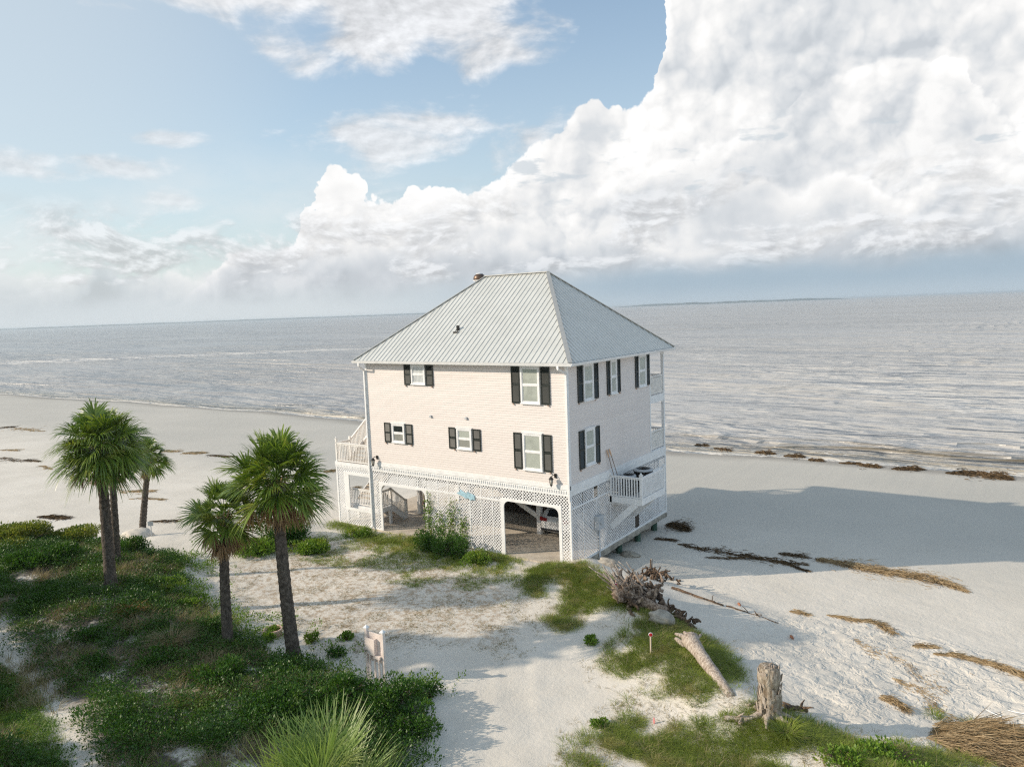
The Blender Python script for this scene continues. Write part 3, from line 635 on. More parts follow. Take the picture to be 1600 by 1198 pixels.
# floor slab, piles, interior posts, ceiling
m = MB(); m.box(-15.3, -0.05, -0.16, 0.02, 10.42, -0.02)
m.build('floor_slab', M['concrete'], house)
m = MB(); k = 0
ny = 44
Vv = []
for j in range(ny+1):
    y = 0.3+j*(10.40-0.3)/ny; d = -0.30-0.24*float(fbm(np.array([y]), np.array([3.3]), 1.3, 4, 2)); d2 = 0.05*rnd.random()
    Vv += [(0.015, y, -0.05), (0.03+d2, y, -0.16), (0.0+d2, y, d*0.8), (-0.25, y, d), (-1.8, y, d+0.02), (-1.8, y, -0.17)]
Ff = [[j*6+a, j*6+6+a, j*6+6+a+1, j*6+a+1] for j in range(ny) for a in range(5)]
m.add(Vv, Ff+[[0, 1, 2, 3, 4, 5], [ny*6+a for a in range(6)][::-1]]); m.build('slab_edge', M['slabedge'], house)
for (x, y) in ((-0.28, 5.1), (-0.30, 7.3), (-0.34, 9.5)):
    m = MB(); m.tube([(x, y, -1.75), (x, y, -1.0), (x, y, -0.3)], [0.19, 0.175, 0.17], 12, lump=0.05); m.build('piling', M['pile'], house, True)
for (x, y) in ((-4.0, 3.55), (-8.5, 3.55), (-12.3, 3.55), (-4.0, 7.0), (-8.5, 7.0), (-12.3, 7.0), (-0.3, 3.55), (-0.3, 7.0)):
    m = MB(); m.box(x-0.12, y-0.12, -0.02, x+0.12, y+0.12, 3.05); m.build('support_post', M['white'], house)
m = MB(); m.beam((-4.05, 3.55, 0.85), (-6.3, 3.55, 1.95), 0.10, 0.24); m.beam((-6.25, 3.55, 1.90), (-8.4, 3.55, 3.05), 0.10, 0.24)
m.build('diagonal_brace', M['white'], house)
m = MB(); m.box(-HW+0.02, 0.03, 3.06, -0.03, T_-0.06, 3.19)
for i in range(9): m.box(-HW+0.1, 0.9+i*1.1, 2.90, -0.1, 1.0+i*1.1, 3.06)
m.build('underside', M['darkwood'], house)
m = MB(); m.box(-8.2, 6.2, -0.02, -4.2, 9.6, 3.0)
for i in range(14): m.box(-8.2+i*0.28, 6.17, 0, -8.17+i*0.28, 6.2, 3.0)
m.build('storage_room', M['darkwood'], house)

# roof
OH = 0.45; xl, xr, yf, yb = -HW-OH, OH, -OH, T_+OH; ym = (yf+yb)/2; hw = (yb-yf)/2; RZ = 13.42; ra, rb = -8.13, -4.08
E0 = 9.18
m = MB()
def slab(p, t=0.05):
    n_ = (Vector(p[1])-Vector(p[0])).cross(Vector(p[2])-Vector(p[0])).normalized(); q = [tuple(Vector(a)-n_*t) for a in p]; n = len(p)
    m.add(list(p)+q, [list(range(n)), list(range(n, 2*n))[::-1]]+[[i, n+i, n+(i+1) % n, (i+1) % n] for i in range(n)])
slab([(xl, yf, E0), (xr, yf, E0), (rb, ym, RZ), (ra, ym, RZ)]); slab([(xr, yf, E0), (xr, yb, E0), (rb, ym, RZ)])
slab([(xr, yb, E0), (xl, yb, E0), (ra, ym, RZ), (rb, ym, RZ)]); slab([(xl, yb, E0), (xl, yf, E0), (ra, ym, RZ)])
roof = m.build('roof', M['roof'], house)
m = MB(); k = (RZ-E0)/hw; kr = (RZ-E0)/(xr-rb); kl = (RZ-E0)/(ra-xl)
def rib(p, q, n_):
    p = Vector(p); q = Vector(q); s_ = (q-p).cross(n_).normalized()*0.012; u = n_*0.026
    m.add([p-s_*1.5, p+s_*1.5, p+s_*0.6+u, p-s_*0.6+u, q-s_*1.5, q+s_*1.5, q+s_*0.6+u, q-s_*0.6+u], [[0, 1, 5, 4], [1, 2, 6, 5], [2, 3, 7, 6], [3, 0, 4, 7], [0, 3, 2, 1], [4, 5, 6, 7]])
nf = Vector((0, -k, 1)).normalized(); nb = Vector((0, k, 1)).normalized(); nr = Vector((kr, 0, 1)).normalized(); nl = Vector((-kl, 0, 1)).normalized()
x = xl+0.15
while x < xr-0.05:
    f = min(1, (x-xl)/(ra-xl), (xr-x)/(xr-rb))
    if f > 0.03:
        rib((x, yf, E0), (x, yf+hw*f, E0+(RZ-E0)*f), nf); rib((x, yb, E0), (x, yb-hw*f, E0+(RZ-E0)*f), nb)
    x += 0.285
y = yf+0.15
while y < yb:
    f = min((y-yf)/hw, (yb-y)/hw)
    if f > 0.03:
        rib((xr, y, E0), (xr-(xr-rb)*f, y, E0+(RZ-E0)*f), nr); rib((xl, y, E0), (xl+(ra-xl)*f, y, E0+(RZ-E0)*f), nl)
    y += 0.285
m.build('seam', M['rib'], roof)
m = MB()
for p, q in (((xl, yf, E0), (ra, ym, RZ)), ((xr, yf, E0), (rb, ym, RZ)), ((xr, yb, E0), (rb, ym, RZ)), ((xl, yb, E0), (ra, ym, RZ)), ((ra, ym, RZ), (rb, ym, RZ))):
    m.beam(Vector(p)+Vector((0, 0, 0.03)), Vector(q)+Vector((0, 0, 0.03)), 0.20, 0.035)
m.build('ridge_cap', simple('ridge_metal', (0.50, 0.49, 0.46), 0.45, 0.04, metal=0.3), roof)
m = MB(); m.tube([(-7.2, 1.48, 10.55), (-7.2, 1.48, 10.86)], [0.085, 0.085], 10); m.prism([(-7.36, 10.50), (-7.04, 10.50), (-7.04, 10.56), (-7.36, 10.56)], 'y', 1.25, 1.36)
m.build('vent_pipe', M['black'], roof)
m = MB(); m.lathe((-8.85, 5.6, 12.95), [(0.20, 0), (0.20, .22), (0.33, 0.28), (0.36, 0.42), (0.31, 0.56), (0.18, 0.66), (0.02, 0.69)], 18)
tv = m.build('turbine_vent', simple('vent_brown', (0.13, 0.085, 0.06), 0.4, metal=0.5), roof, True)
m = MB(); m.lathe((-8.85, 5.6, 12.95), [(0.345, .27), (0.37, 0.28), (0.37, 0.31), (0.345, 0.32)], 18); m.lathe((-8.85, 5.6, 12.95), [(0.19, .645), (0.2, 0.66), (0.15, 0.70), (0.03, 0.72)], 18); m.build('vent_rim', M['white'], tv)
# soffit, fascia, gutter, downspouts
m = MB(); m.box(xl+0.02, yf+0.02, 9.03, xr-0.02, yb-0.02, 9.10); m.build('soffit', M['white'], house)
m = MB(); m.box(xl, yf, 9.02, xr, yf+0.02, 9.15); m.box(xl, yb-0.02, 9.02, xr, yb, 9.15); m.box(xr-0.02, yf+0.02, 9.02, xr, yb-0.02, 9.15); m.box(xl, yf+.02, 9.02, xl+0.02, yb-.02, 9.15); m.build('fascia', M['white'], house)
m = MB()
for prof, ax, a, b in (([(yf-0.002, 9.16), (yf-0.002, 9.04), (yf-0.08, 9.05), (yf-0.12, 9.16), (yf-0.105, 9.165), (yf-0.07, 9.065), (yf-0.02, 9.06), (yf-0.02, 9.16)], 'x', xl-0.02, xr+0.1),
                       ([(xr+0.002, 9.16), (xr+0.002, 9.04), (xr+0.08, 9.05), (xr+0.12, 9.16), (xr+0.105, 9.165), (xr+0.07, 9.065), (xr+0.02, 9.06), (xr+0.02, 9.16)], 'y', yf+0.005, yb)):
    m.prism(prof, ax, a, b)
m.build('gutter', M['white'], house)
def spout(x, y, pts):
    m = MB()
    for p, q in zip(pts[:-1], pts[1:]): m.beam(p, q, 0.09, 0.07, (0, 1, 0.01))
    m.build('downspout', M['white'], house)
spout(0, 0, [(-HW+0.0, yf-0.05, 9.06), (-HW+0.0, yf-0.05, 8.9), (-HW-0.06, -0.08, 8.62), (-HW-0.06, -0.09, 0.15), (-HW-0.06, -0.25, 0.02)])
spout(0, 0, [(-0.14, yf-0.05, 9.06), (-0.14, yf-0.05, 8.92), (0.0, -0.08, 8.68), (0.0, -0.09, 3.0)])

# windows and shutters
def window(ax, a0, a1, z0, z1, pm=('blind', 'screen')):
    """ax 'y': front wall; 'x': right wall"""
    m = MB(); f = (lambda a, b, d0, d1, p, q: m.box(a, -d0, p, b, -d1, q)) if ax == 'y' else (lambda a, b, d0, d1, p, q: m.box(d0, a, p, d1, b, q))
    w = 0.085
    f(a0, a0+w, 0, .075, z0, z1); f(a1-w, a1, 0, .075, z0, z1); f(a0+w, a1-w, 0, .075, z1-w, z1); f(a0-0.04, a1+0.04, 0, 0.10, z1, z1+0.05)
    f(a0-0.03, a1+0.03, 0, .11, z0-0.05, z0); f(a0+w, a1-w, 0, .07, z0, z0+0.06)
    win = m.build('window', M['white'], house)
    zm = (z0+z1)/2
    m = MB(); f = (lambda a, b, d0, d1, p, q: m.box(a, -d0, p, b, -d1, q)) if ax == 'y' else (lambda a, b, d0, d1, p, q: m.box(d0, a, p, d1, b, q))
    s_ = 0.04; A0, A1 = a0+w, a1-w
    f(A0, A1, 0.02, 0.058, zm-0.03, zm+0.03)
    for p, q in ((z0+.06, zm-.03), (zm+.03, z1-w)):
        f(A0, A0+s_, 0.02, .05, p, q); f(A1-s_, A1, 0.02, .05, p, q); f(A0+s_, A1-s_, 0.02, .05, q-0.035, q); f(A0+s_, A1-s_, 0.02, .05, p, p+0.035)
    m.build('sash', M['white'], win)
    for (p, q), k_ in (((z0+.06, zm-.03), pm[1]), ((zm+.03, z1-w), pm[0])):
        m = MB(); f = (lambda a, b, d0, d1, p_, q_: m.box(a, -d0, p_, b, -d1, q_)) if ax == 'y' else (lambda a, b, d0, d1, p_, q_: m.box(d0, a, p_, d1, b, q_))
        f(A0+s_-.005, A1-s_+.005, 0.018, 0.034, p+.03, q-.03); m.build('pane', M[k_], win)
    return win
def shutter(ax, a0, a1, z0, z1):
    m = MB(); f = (lambda a, b, d0, d1, p, q: m.box(a, -d0, p, b, -d1, q)) if ax == 'y' else (lambda a, b, d0, d1, p, q: m.box(d0, a, p, d1, b, q))
    zm = (z0+z1)/2; w = 0.05
    f(a0, a0+w, 0.018, .062, z0, z1); f(a1-w, a1, 0.018, .062, z0, z1)
    for p, q in ((z0, z0+0.07), (zm-0.03, zm+0.03), (z1-0.06, z1)): f(a0+w, a1-w, 0.018, .060, p, q)
    f(a0+w, a1-w, 0.018, 0.026, z0+.07, z1-.06)
    z = z0+0.09
    while z < z1-0.1:
        if abs(z-zm) > 0.055:
            if ax == 'y': m.add([(a0+w, -0.028, z+0.035), (a1-w, -0.028, z+0.035), (a1-w, -0.054, z-0.005), (a0+w, -0.054, z-0.005)], [[3, 2, 1, 0]])
            else: m.add([(0.028, a0+w, z+0.035), (0.028, a1-w, z+0.035), (0.054, a1-w, z-0.005), (0.054, a0+w, z-0.005)], [[3, 2, 1, 0]])
        z += 0.045
    s_ = m.build('shutter', M['shutter'], house)
    m = MB(); f = (lambda a, b, d0, d1, p, q: m.box(a, -d0, p, b, -d1, q)) if ax == 'y' else (lambda a, b, d0, d1, p, q: m.box(d0, a, p, d1, b, q))
    am = a0+0.06 if rnd.random() < 0.5 else a1-0.12
    f(am, am+0.05, 0.018, 0.08, z0-0.075, z0-0.02); m.build('hook', M['tan'], s_)
FW = [((-9.15, -8.22, 8.0, 8.98), ((-9.64, -9.19), (-8.17, -7.70)), (7.93, 8.98), ('curtain', 'curtain')),
      ((-10.70, -9.82, 4.90, 5.88), ((-11.26, -10.82), (-9.74, -9.28)), (4.85, 5.90), ('darkglass', 'screen')),
      ((-6.33, -5.41, 4.90, 5.90), ((-6.84, -6.40), (-5.34, -4.87)), (4.86, 5.92), ('blind', 'screen')),
      ((-2.43, -1.40, 7.31, 8.98), ((-2.95, -2.49), (-1.34, -0.87)), (7.28, 8.98), ('blind', 'blind')),
      ((-2.42, -1.38, 4.24, 5.92), ((-2.94, -2.49), (-1.32, -0.87)), (4.23, 5.92), ('blind', 'blind'))]
for (a, sh2, sz, pm) in FW:
    window('y', *a, pm)
    for s_ in sh2: shutter('y', s_[0], s_[1], *sz)
RW = [((1.38, 2.30, 7.32, 8.98), ((0.87, 1.32), (2.36, 2.79)), (7.29, 8.98)), ((4.00, 4.66, 7.34, 8.98), ((3.66, 3.95), (4.71, 5.05)), (7.33, 8.98)),
      ((7.12, 8.02, 7.34, 8.98), ((6.75, 7.07), (8.07, 8.44)), (7.33, 8.98)), ((1.38, 2.30, 4.32, 6.0), ((0.86, 1.32), (2.35, 2.79)), (4.24, 6.0))]
for (a, sh2, sz) in RW:
    window('x', *a, ('blind', 'blind'))
    for s_ in sh2: shutter('x', s_[0], s_[1], *sz)
for x in (-11.2, -8.5, -5.6, -2.4):          # doors on the sea side
    for z in (3.7, 6.75):
        m = MB(); m.box(x, HD+0.018, z, x+1.1, HD+0.06, z+2.1); d = m.build('porch_door', M['white'], house)
        m = MB(); m.box(x+0.15, HD+0.061, z+0.3, x+0.95, HD+0.07, z+1.95); m.build('pane', M['darkglass'], d)
# carriage lamps
def lamp(x, z):
    m = MB(); m.box(x-0.06, -0.05, z-0.06, x+0.06, -0.016, z+0.14); m.tube([(x, -0.05, z+0.06), (x-0.03, -0.16, z+0.10), (x-0.10, -0.25, z+0.03)], 0.018, 8)
    cx, cy = x-0.10, -0.25
    m.lathe((cx, cy, z-0.09), [(0.105, 0), (0.115, 0.02), (0.05, 0.10), (0.02, 0.13)], 12); m.lathe((cx, cy, z-0.44), [(0.01, 0), (0.03, 0.05), (0.055, 0.07), (0.06, 0.10)], 12)
    for t in range(6):
        a = t*math.pi/3; m.beam((cx+0.055*math.cos(a), cy+0.055*math.sin(a), z-0.35), (cx+0.10*math.cos(a), cy+0.10*math.sin(a), z-0.08), 0.013, 0.013)
    l = m.build('wall_lamp', M['black'], house)
    m = MB(); m.lathe((cx, cy, z-0.345), [(0.048, 0), (0.088, 0.26)], 12); m.build('lamp_glass', M['lampglass'], l, True)
lamp(-11.93, 3.93); lamp(-0.72, 4.05)
for x, z in ((-7.98, 6.40), (-5.70, 6.43)):
    m = MB(); m.prism([(x-0.07, z-0.06), (x+0.07, z-0.06), (x+0.04, z+0.05), (x-0.04, z+0.05)], 'y', -0.09, -0.015); m.build('wall_vent', M['meter'], house)

# railings
def rail(m, p, q, h=0.95, sp=0.125, low=0.10, top=0.05, post=False, bw=0.035):
    p = Vector(p); q = Vector(q); L = (q-p).length; n = max(2, int(round(L/sp)))
    up = Vector((0, 0, 1)); m.beam(p+up*h, q+up*h, 0.10, top); m.beam(p+up*low, q+up*low, 0.06, 0.05); m.beam(p+up*(h-0.07), q+up*(h-0.07), 0.05, 0.045)
    for i in range(1, n): c = p+(q-p)*i/n; m.box(c.x-bw/2, c.y-bw/2, c.z+low, c.x+bw/2, c.y+bw/2, c.z+h-0.03)
def post(m, x, y, z0, z1, w=0.10, cap=True):
    m.box(x-w/2, y-w/2, z0, x+w/2, y+w/2, z1)
    if cap: m.box(x-w/2-.02, y-w/2-.02, z1, x+w/2+.02, y+w/2+.02, z1+0.03); m.lathe((x, y, z1+0.03), [(0.03, 0), (0.05, .03), (0.05, .06), (0.01, .10)], 8)
m = MB(); m.box(-15.24, 0.021, 3.30, -HW-0.03, 1.05, 3.44); m.box(-14.05, 1.05, 3.30, -HW-0.03, 6.0, 3.44); m.box(-15.2, 5.2, 6.50, -HW-0.03, T_, 6.62); m.build('side_deck', M['tread'], house)
m = MB(); rail(m, (-15.18, 0.05, 3.44), (-HW-0.1, 0.05, 3.44), 1.08); post(m, -15.18, 0.05, 3.35, 4.72); rail(m, (-15.18, 0.12, 3.44), (-15.18, 1.0, 3.44), 1.08)
post(m, -15.18, 1.05, 3.35, 4.72, cap=False); rail(m, (-15.18, 1.1, 3.50), (-15.18, 5.2, 6.62), 1.05); rail(m, (-14.08, 1.1, 3.50), (-14.08, 5.2, 6.62), 1.05)
m.build('deck_railing', M['rail'], house)
def stairs(x0, x1, y0, z0, y1, z1, n):
    m = MB(); m2 = MB()
    for i in range(n):
        t = (i+0.5)/n; y = y0+(y1-y0)*t; z = z0+(z1-z0)*t; m.box(x0+.04, y-0.14, z-0.02, x1-.04, y+0.14, z+0.02)
    st = m.build('stair', M['tread'], house)
    for x in (x0, x1): m2.beam((x, y0, z0-0.08), (x, y1, z1-0.08), 0.05, 0.28)
    m2.build('stringer', M['white'], st)
stairs(-15.16, -14.10, 1.05, 3.44, 5.2, 6.6, 17); stairs(-15.16, -14.10, 1.35, 1.0, 4.6, 3.4, 13); stairs(-13.5, -12.3, 1.25, 0.95, 2.35, 0.05, 5)
m = MB(); m.box(-15.16, 0.25, 0.90, -12.28, 1.30, 1.0); m.box(-15.16, 0.24, 0.74, -12.28, 0.27, 0.98); m.box(-12.30, 0.27, 0.74, -12.27, 1.30, 0.98)
for (x, y) in ((-12.4, 1.2), (-12.4, 0.4), (-14.9, 1.2), (-14.9, .4)): m.box(x-0.07, y-.07, -0.05, x+0.07, y+0.07, 0.9)
m.build('stair_landing', M['white'], house)
m = MB(); rail(m, (-14.9, 0.32, 1.0), (-12.35, 0.32, 1.0), 0.95); rail(m, (-12.33, 0.4, 1.0), (-12.33, 1.2, 1.0), 0.95); rail(m, (-12.33, 1.25, 1.0), (-12.33, 2.35, 0.1), 0.95)
post(m, -12.33, 2.4, 0, 1.08, .12, False); post(m, -12.33, 1.22, .9, 2.0, .1, False); rail(m, (-14.06, 1.4, 1.05), (-14.06, 4.5, 3.35), 0.95); rail(m, (-13.52, 1.3, 1.0), (-13.52, 2.35, 0.1), 0.95)
m.build('stair_railing', M['rail'], house)
# sea-side porch
m = MB()
for z in (3.50, 6.48): m.box(-HW-0.0, HD+0.02, z, -0.0, T_+0.05, z+0.2)
m.build('porch_floor', M['white'], house)
for x in (-0.06, -3.1, -6.2, -9.3, -12.4):
    m = MB(); m.box(x-0.075, T_-0.10, 3.68, x+0.075, T_+0.03, 9.04); m.build('porch_post', M['white'], house)
m = MB(); m.box(-0.135, HD+0.02, 6.28, -0.005, T_+0.03, 6.48); m.box(-0.135, HD+0.02, 8.95, -0.005, T_+0.03, 9.03)
m.box(-HW, T_-0.09, 6.28, -0.14, T_+0.02, 6.47)
m.build('porch_beam', M['white'], house)
m = MB()
for z in (3.70, 6.68):
    rail(m, (-0.06, HD+0.08, z), (-0.06, T_-0.12, z), 1.02, 0.085, bw=0.05); rail(m, (-12.3, T_-0.04, z), (-0.15, T_-0.04, z), 1.02, 0.13); rail(m, (-12.4, HD+0.08, z), (-12.4, T_-0.12, z), 1.02, 0.11)
m.build('porch_railing', M['rail'], house)
m = MB()
for z in (6.28, 8.95):
    for s_ in ((T_-0.10, -1), (HD+0.02, 1)):
        a = s_[0]; pts = [(a, z)]+[(a+s_[1]*0.30*(1-math.cos(t)), z-0.30*(1-math.sin(t))) for t in [i*math.pi/12 for i in range(7)]]
        m.prism(pts, 'x', -0.09, -0.05)
m.build('post_bracket', M['white'], house)

# equipment deck on the right
m = MB(); m.box(0.04, 3.68, 2.20, 1.70, 6.32, 2.34); m.box(1.70, 3.66, 2.12, 1.73, 6.34, 2.42); m.box(0.04, 3.65, 2.12, 1.70, 3.68, 2.42)
m.build('equipment_deck', M['white'], house)
m = MB(); rail(m, (0.10, 3.70, 2.34), (1.62, 3.70, 2.34), 1.08, 0.135, 0.12, 0.05, bw=0.055); rail(m, (1.68, 3.80, 2.34), (1.68, 6.28, 2.34), 1.08, 0.10, 0.10, bw=0.06)
post(m, 1.68, 3.70, 2.12, 3.56, 0.12); post(m, 0.09, 3.70, 2.12, 3.56, 0.10, False); post(m, 1.68, 6.28, 2.12, 3.5, 0.12)
m.build('equipment_railing', M['white'], house)
for y in (3.70, 6.2):
    m = MB(); m.beam((0.06, y, 0.88), (1.40, y, 2.15), 0.05, 0.30); m.build('deck_brace', M['white'], house)
m = MB(); m.box(0.02, 6.42, 0.08, 0.045, 6.82, 1.15); m.build('dark_gap_sheet', M['darkwood'], house)  # dark sheet laid on the lattice as the shade inside an open gap
m = MB(); m.box(0.04, 2.10, 1.14, 0.24, 2.66, 1.78); m.tube([(0.24, 2.38, 1.5), (0.30, 2.38, 1.5)], 0.15, 16); mt = m.build('meter_box', M['meter'], house)
m = MB(); m.tube([(0.10, 2.38, 1.14), (0.10, 2.38, 0.2), (0.12, 2.36, -0.1), (0.22, 2.2, -0.35), (0.30, 2.05, -0.7), (0.3, 2.0, -1.0)], 0.045, 8); m.build('conduit', M['meter'], mt, True)

# things on and around the house
def ac(x, y, r, h, label):
    o = empty('air_conditioner', (x, y, 2.34), 0, label, 'air conditioner', 'air conditioners on the equipment deck')
    m = MB(); m.lathe((0, 0, 0.04), [(r*0.97, 0), (r*0.97, h-0.1)], 20)
    for i in range(36):
        a = i*math.pi/18; m.box(r*math.cos(a)-0.008, r*math.sin(a)-0.008, 0.04, r*math.cos(a)+0.008, r*math.sin(a)+0.008, h-0.08)
    m.build('coil', M['black'], o)
    m = MB(); m.lathe((0, 0, h-0.06), [(r*1.04, 0), (r*1.06, 0.03), (r*0.98, 0.09), (r*0.78, 0.11), (r*0.76, 0.07), (r*.74, 0.02)], 24)
    m.build('top_rim', simple('ac_grey', (0.42, 0.44, 0.46), 0.45), o, True)
    m = MB()
    for i in range(5): m.tube([(r*0.15*(i+1)*math.cos(t), r*0.15*(i+1)*math.sin(t), h+0.045) for t in [j*math.pi/10 for j in range(21)]], 0.008, 5, False)
    for i in range(4): a = i*math.pi/4; m.beam((-r*.78*math.cos(a), -r*.78*math.sin(a), h+0.035), (r*.78*math.cos(a), r*.78*math.sin(a), h+0.035), 0.02, 0.012)
    m.build('grille', M['black'], o); return o
ac(0.62, 4.55, 0.36, 0.95, 'smaller round black air conditioner nearer the front rail of the equipment deck')
ac(0.92, 5.60, 0.46, 1.08, 'larger round black air conditioner at the far end of the equipment deck')
def paddle(p, q, label):
    o = empty('wooden_paddle', p, 0, label, 'paddle', 'paddles leaning on the pink wall'); d = Vector(q)-Vector(p)
    m = MB(); m.tube([(0, 0, 0), d*0.5, d*0.86], 0.018, 8); m.build('shaft', simple('paddle_shaft', (0.20, 0.14, 0.10), 0.5), o, True)
    m = MB(); n = d.normalized(); s_ = n.cross(Vector((1, 0, 0))).normalized()
    prof = [(0.84, .02), (0.87, 0.035), (0.93, 0.045), (0.98, 0.04), (1.0, 0.02)]
    V = []; 
    for t, w in prof:
        for sx, sg in ((-1, -1), (1, -1), (1, 1), (-1, 1)): V.append(d*t+s_*w*sx+Vector((0.012*sg, 0, 0)))
    F = [[i*4+j, i*4+(j+1) % 4, i*4+4+(j+1) % 4, i*4+4+j] for i in range(4) for j in range(4)]+[[3, 2, 1, 0], [16, 17, 18, 19]]
    m.add(V, F); m.build('blade', simple('paddle_blade', (0.55, 0.34, 0.20), 0.5), o)
paddle((0.42, 3.95, 2.34), (0.06, 3.42, 4.72), 'left of two wooden paddles leaning on pink wall beside air conditioners')
paddle((0.50, 4.25, 2.34), (0.06, 3.66, 4.72), 'right of two wooden paddles leaning on pink wall, tilted further over')
# blue fish-shaped plaque hung on the front lattice
m = MB()
fish = [(-6.48, 2.66), (-6.30, 2.74), (-6.24, 2.86), (-6.12, 2.78), (-5.98, 2.74), (-5.86, 2.70), (-5.80, 2.80), (-5.66, 2.72), (-5.52, 2.70), (-5.38, 2.66), (-5.36, 2.40), (-5.50, 2.46), (-5.62, 2.38), (-5.76, 2.48), (-5.92, 2.44), (-6.06, 2.52), (-6.22, 2.56), (-6.34, 2.60)]
m.prism(fish, 'y', -0.075, -0.045); o = m.build('wall_plaque', simple('pale_blue_paint', (0.36, 0.56, 0.66), 0.6, 0.15, 9), None); tag(o, 'pale blue wavy wooden plaque hung on the front lattice between the two openings', 'plaque')

# car
def car():
    o = empty('parked_car', (-2.86, 3.05, -0.02), 0, 'white hatchback parked under the house seen through the garage opening', 'car')
    St = [(0.00, .62, .42, .62, .80, 0.86), (0.06, .78, .34, .72, .95, 1.0), (0.18, .86, .28, .78, 1.02, 1.10), (0.42, .89, .25, .84, 1.05, 1.42), (0.75, .90, .24, .86, 1.06, 1.52), (1.6, .91, .24, .87, 1.05, 1.57), (2.4, .91, .24, .86, 1.02, 1.52), (2.9, .90, .24, .84, 1.0, 1.30), (3.4, .89, .24, .80, .98, 1.04), (4.0, .86, .26, .74, .88, .92), (4.35, .78, .32, .66, .74, .78), (4.45, .62, .40, .56, .62, .66)]
    V = []; n = 12
    for (y, w, zb, z1, zbelt, zr) in St:
        cab = (zr-zbelt) > 0.2; wr = w*0.84 if cab else w*0.80
        half = [(w*0.9, zb), (w*0.99, zb+0.08), (w, z1-0.1), (w*0.975, zbelt), (w*0.93 if cab else w*.9, (zbelt+zr)/2), (wr, zr-0.02)]
        V += [(x, y, z) for x, z in half]+[(-x, y, z) for x, z in half[::-1]]
    F = [[i*n+j, i*n+(j+1) % n, (i+1)*n+(j+1) % n, (i+1)*n+j] for i in range(len(St)-1) for j in range(n)]
    F += [list(range(n))[::-1], [(len(St)-1)*n+j for j in range(n)]]
    b = mk('body', V, F, simple('white_car_paint', (0.78, 0.79, 0.80), 0.25, 0.02), o, True)
    md = b.modifiers.new('s', 'SUBSURF'); md.levels = md.render_levels = 2
    m = MB(); m.add([(-0.50, 0.18, 1.09), (0.50, 0.18, 1.09), (0.44, 0.36, 1.40), (-0.44, 0.36, 1.40), (-.5, .30, 1.08), (.5, .30, 1.08), (.44, .48, 1.39), (-.44, .48, 1.39)], [[0, 1, 2, 3], [4, 7, 6, 5], [0, 4, 5, 1], [2, 6, 7, 3], [0, 3, 7, 4], [1, 5, 6, 2]]); m.build('rear_window', M['darkglass'], o)
    for s_ in (-1, 1):
        m = MB(); m.prism([(0.75, 1.10), (2.75, 1.08), (2.5, 1.38), (1.5, 1.46), (0.95, 1.42)], 'x', s_*0.80, s_*0.86); m.build('side_window', M['darkglass'], o)
        m = MB(); x0, x1 = s_*0.42, s_*0.84
        m.add([(x0, -0.02, 0.88), (x1, 0.02, 0.87), (x1*1.06, 0.30, 0.93), (x1*1.05, 0.30, 1.04), (x1, 0.05, 1.05), (x0, 0.0, 1.03), (x0, .2, .9), (x1*.9, .35, .9), (x1*.9, .35, 1.02), (x0, .2, 1.0)],
              [[0, 1, 4, 5], [1, 2, 3, 4], [0, 6, 7, 2, 1], [5, 4, 3, 8, 9], [0, 5, 9, 6], [2, 7, 8, 3]]); m.build('tail_light', simple('red_lens', (0.32, 0.012, 0.015), 0.15), o)
        for y in (0.80, 3.55):
            m = MB(); m.tube([(s_*0.70, y, 0.33), (s_*0.92, y, 0.33)], 0.33, 24); wh = m.build('wheel', simple('tyre', (0.02, 0.02, 0.02), 0.8), o)
            m = MB(); m.tube([(s_*0.86, y, 0.33), (s_*0.93, y, 0.33)], 0.21, 20); m.build('rim', M['meter'], wh)
    m = MB(); m.box(-0.75, -0.03, 0.40, 0.75, 0.10, 0.50); m.build('bumper', simple('black_plastic', (0.04, 0.04, 0.045), 0.5), o)
    m = MB(); m.box(-0.26, -0.012, 0.70, 0.26, 0.06, 0.83); m.build('licence_plate', simple('plate', (0.55, 0.56, 0.58), 0.4), o)
    return o
car()

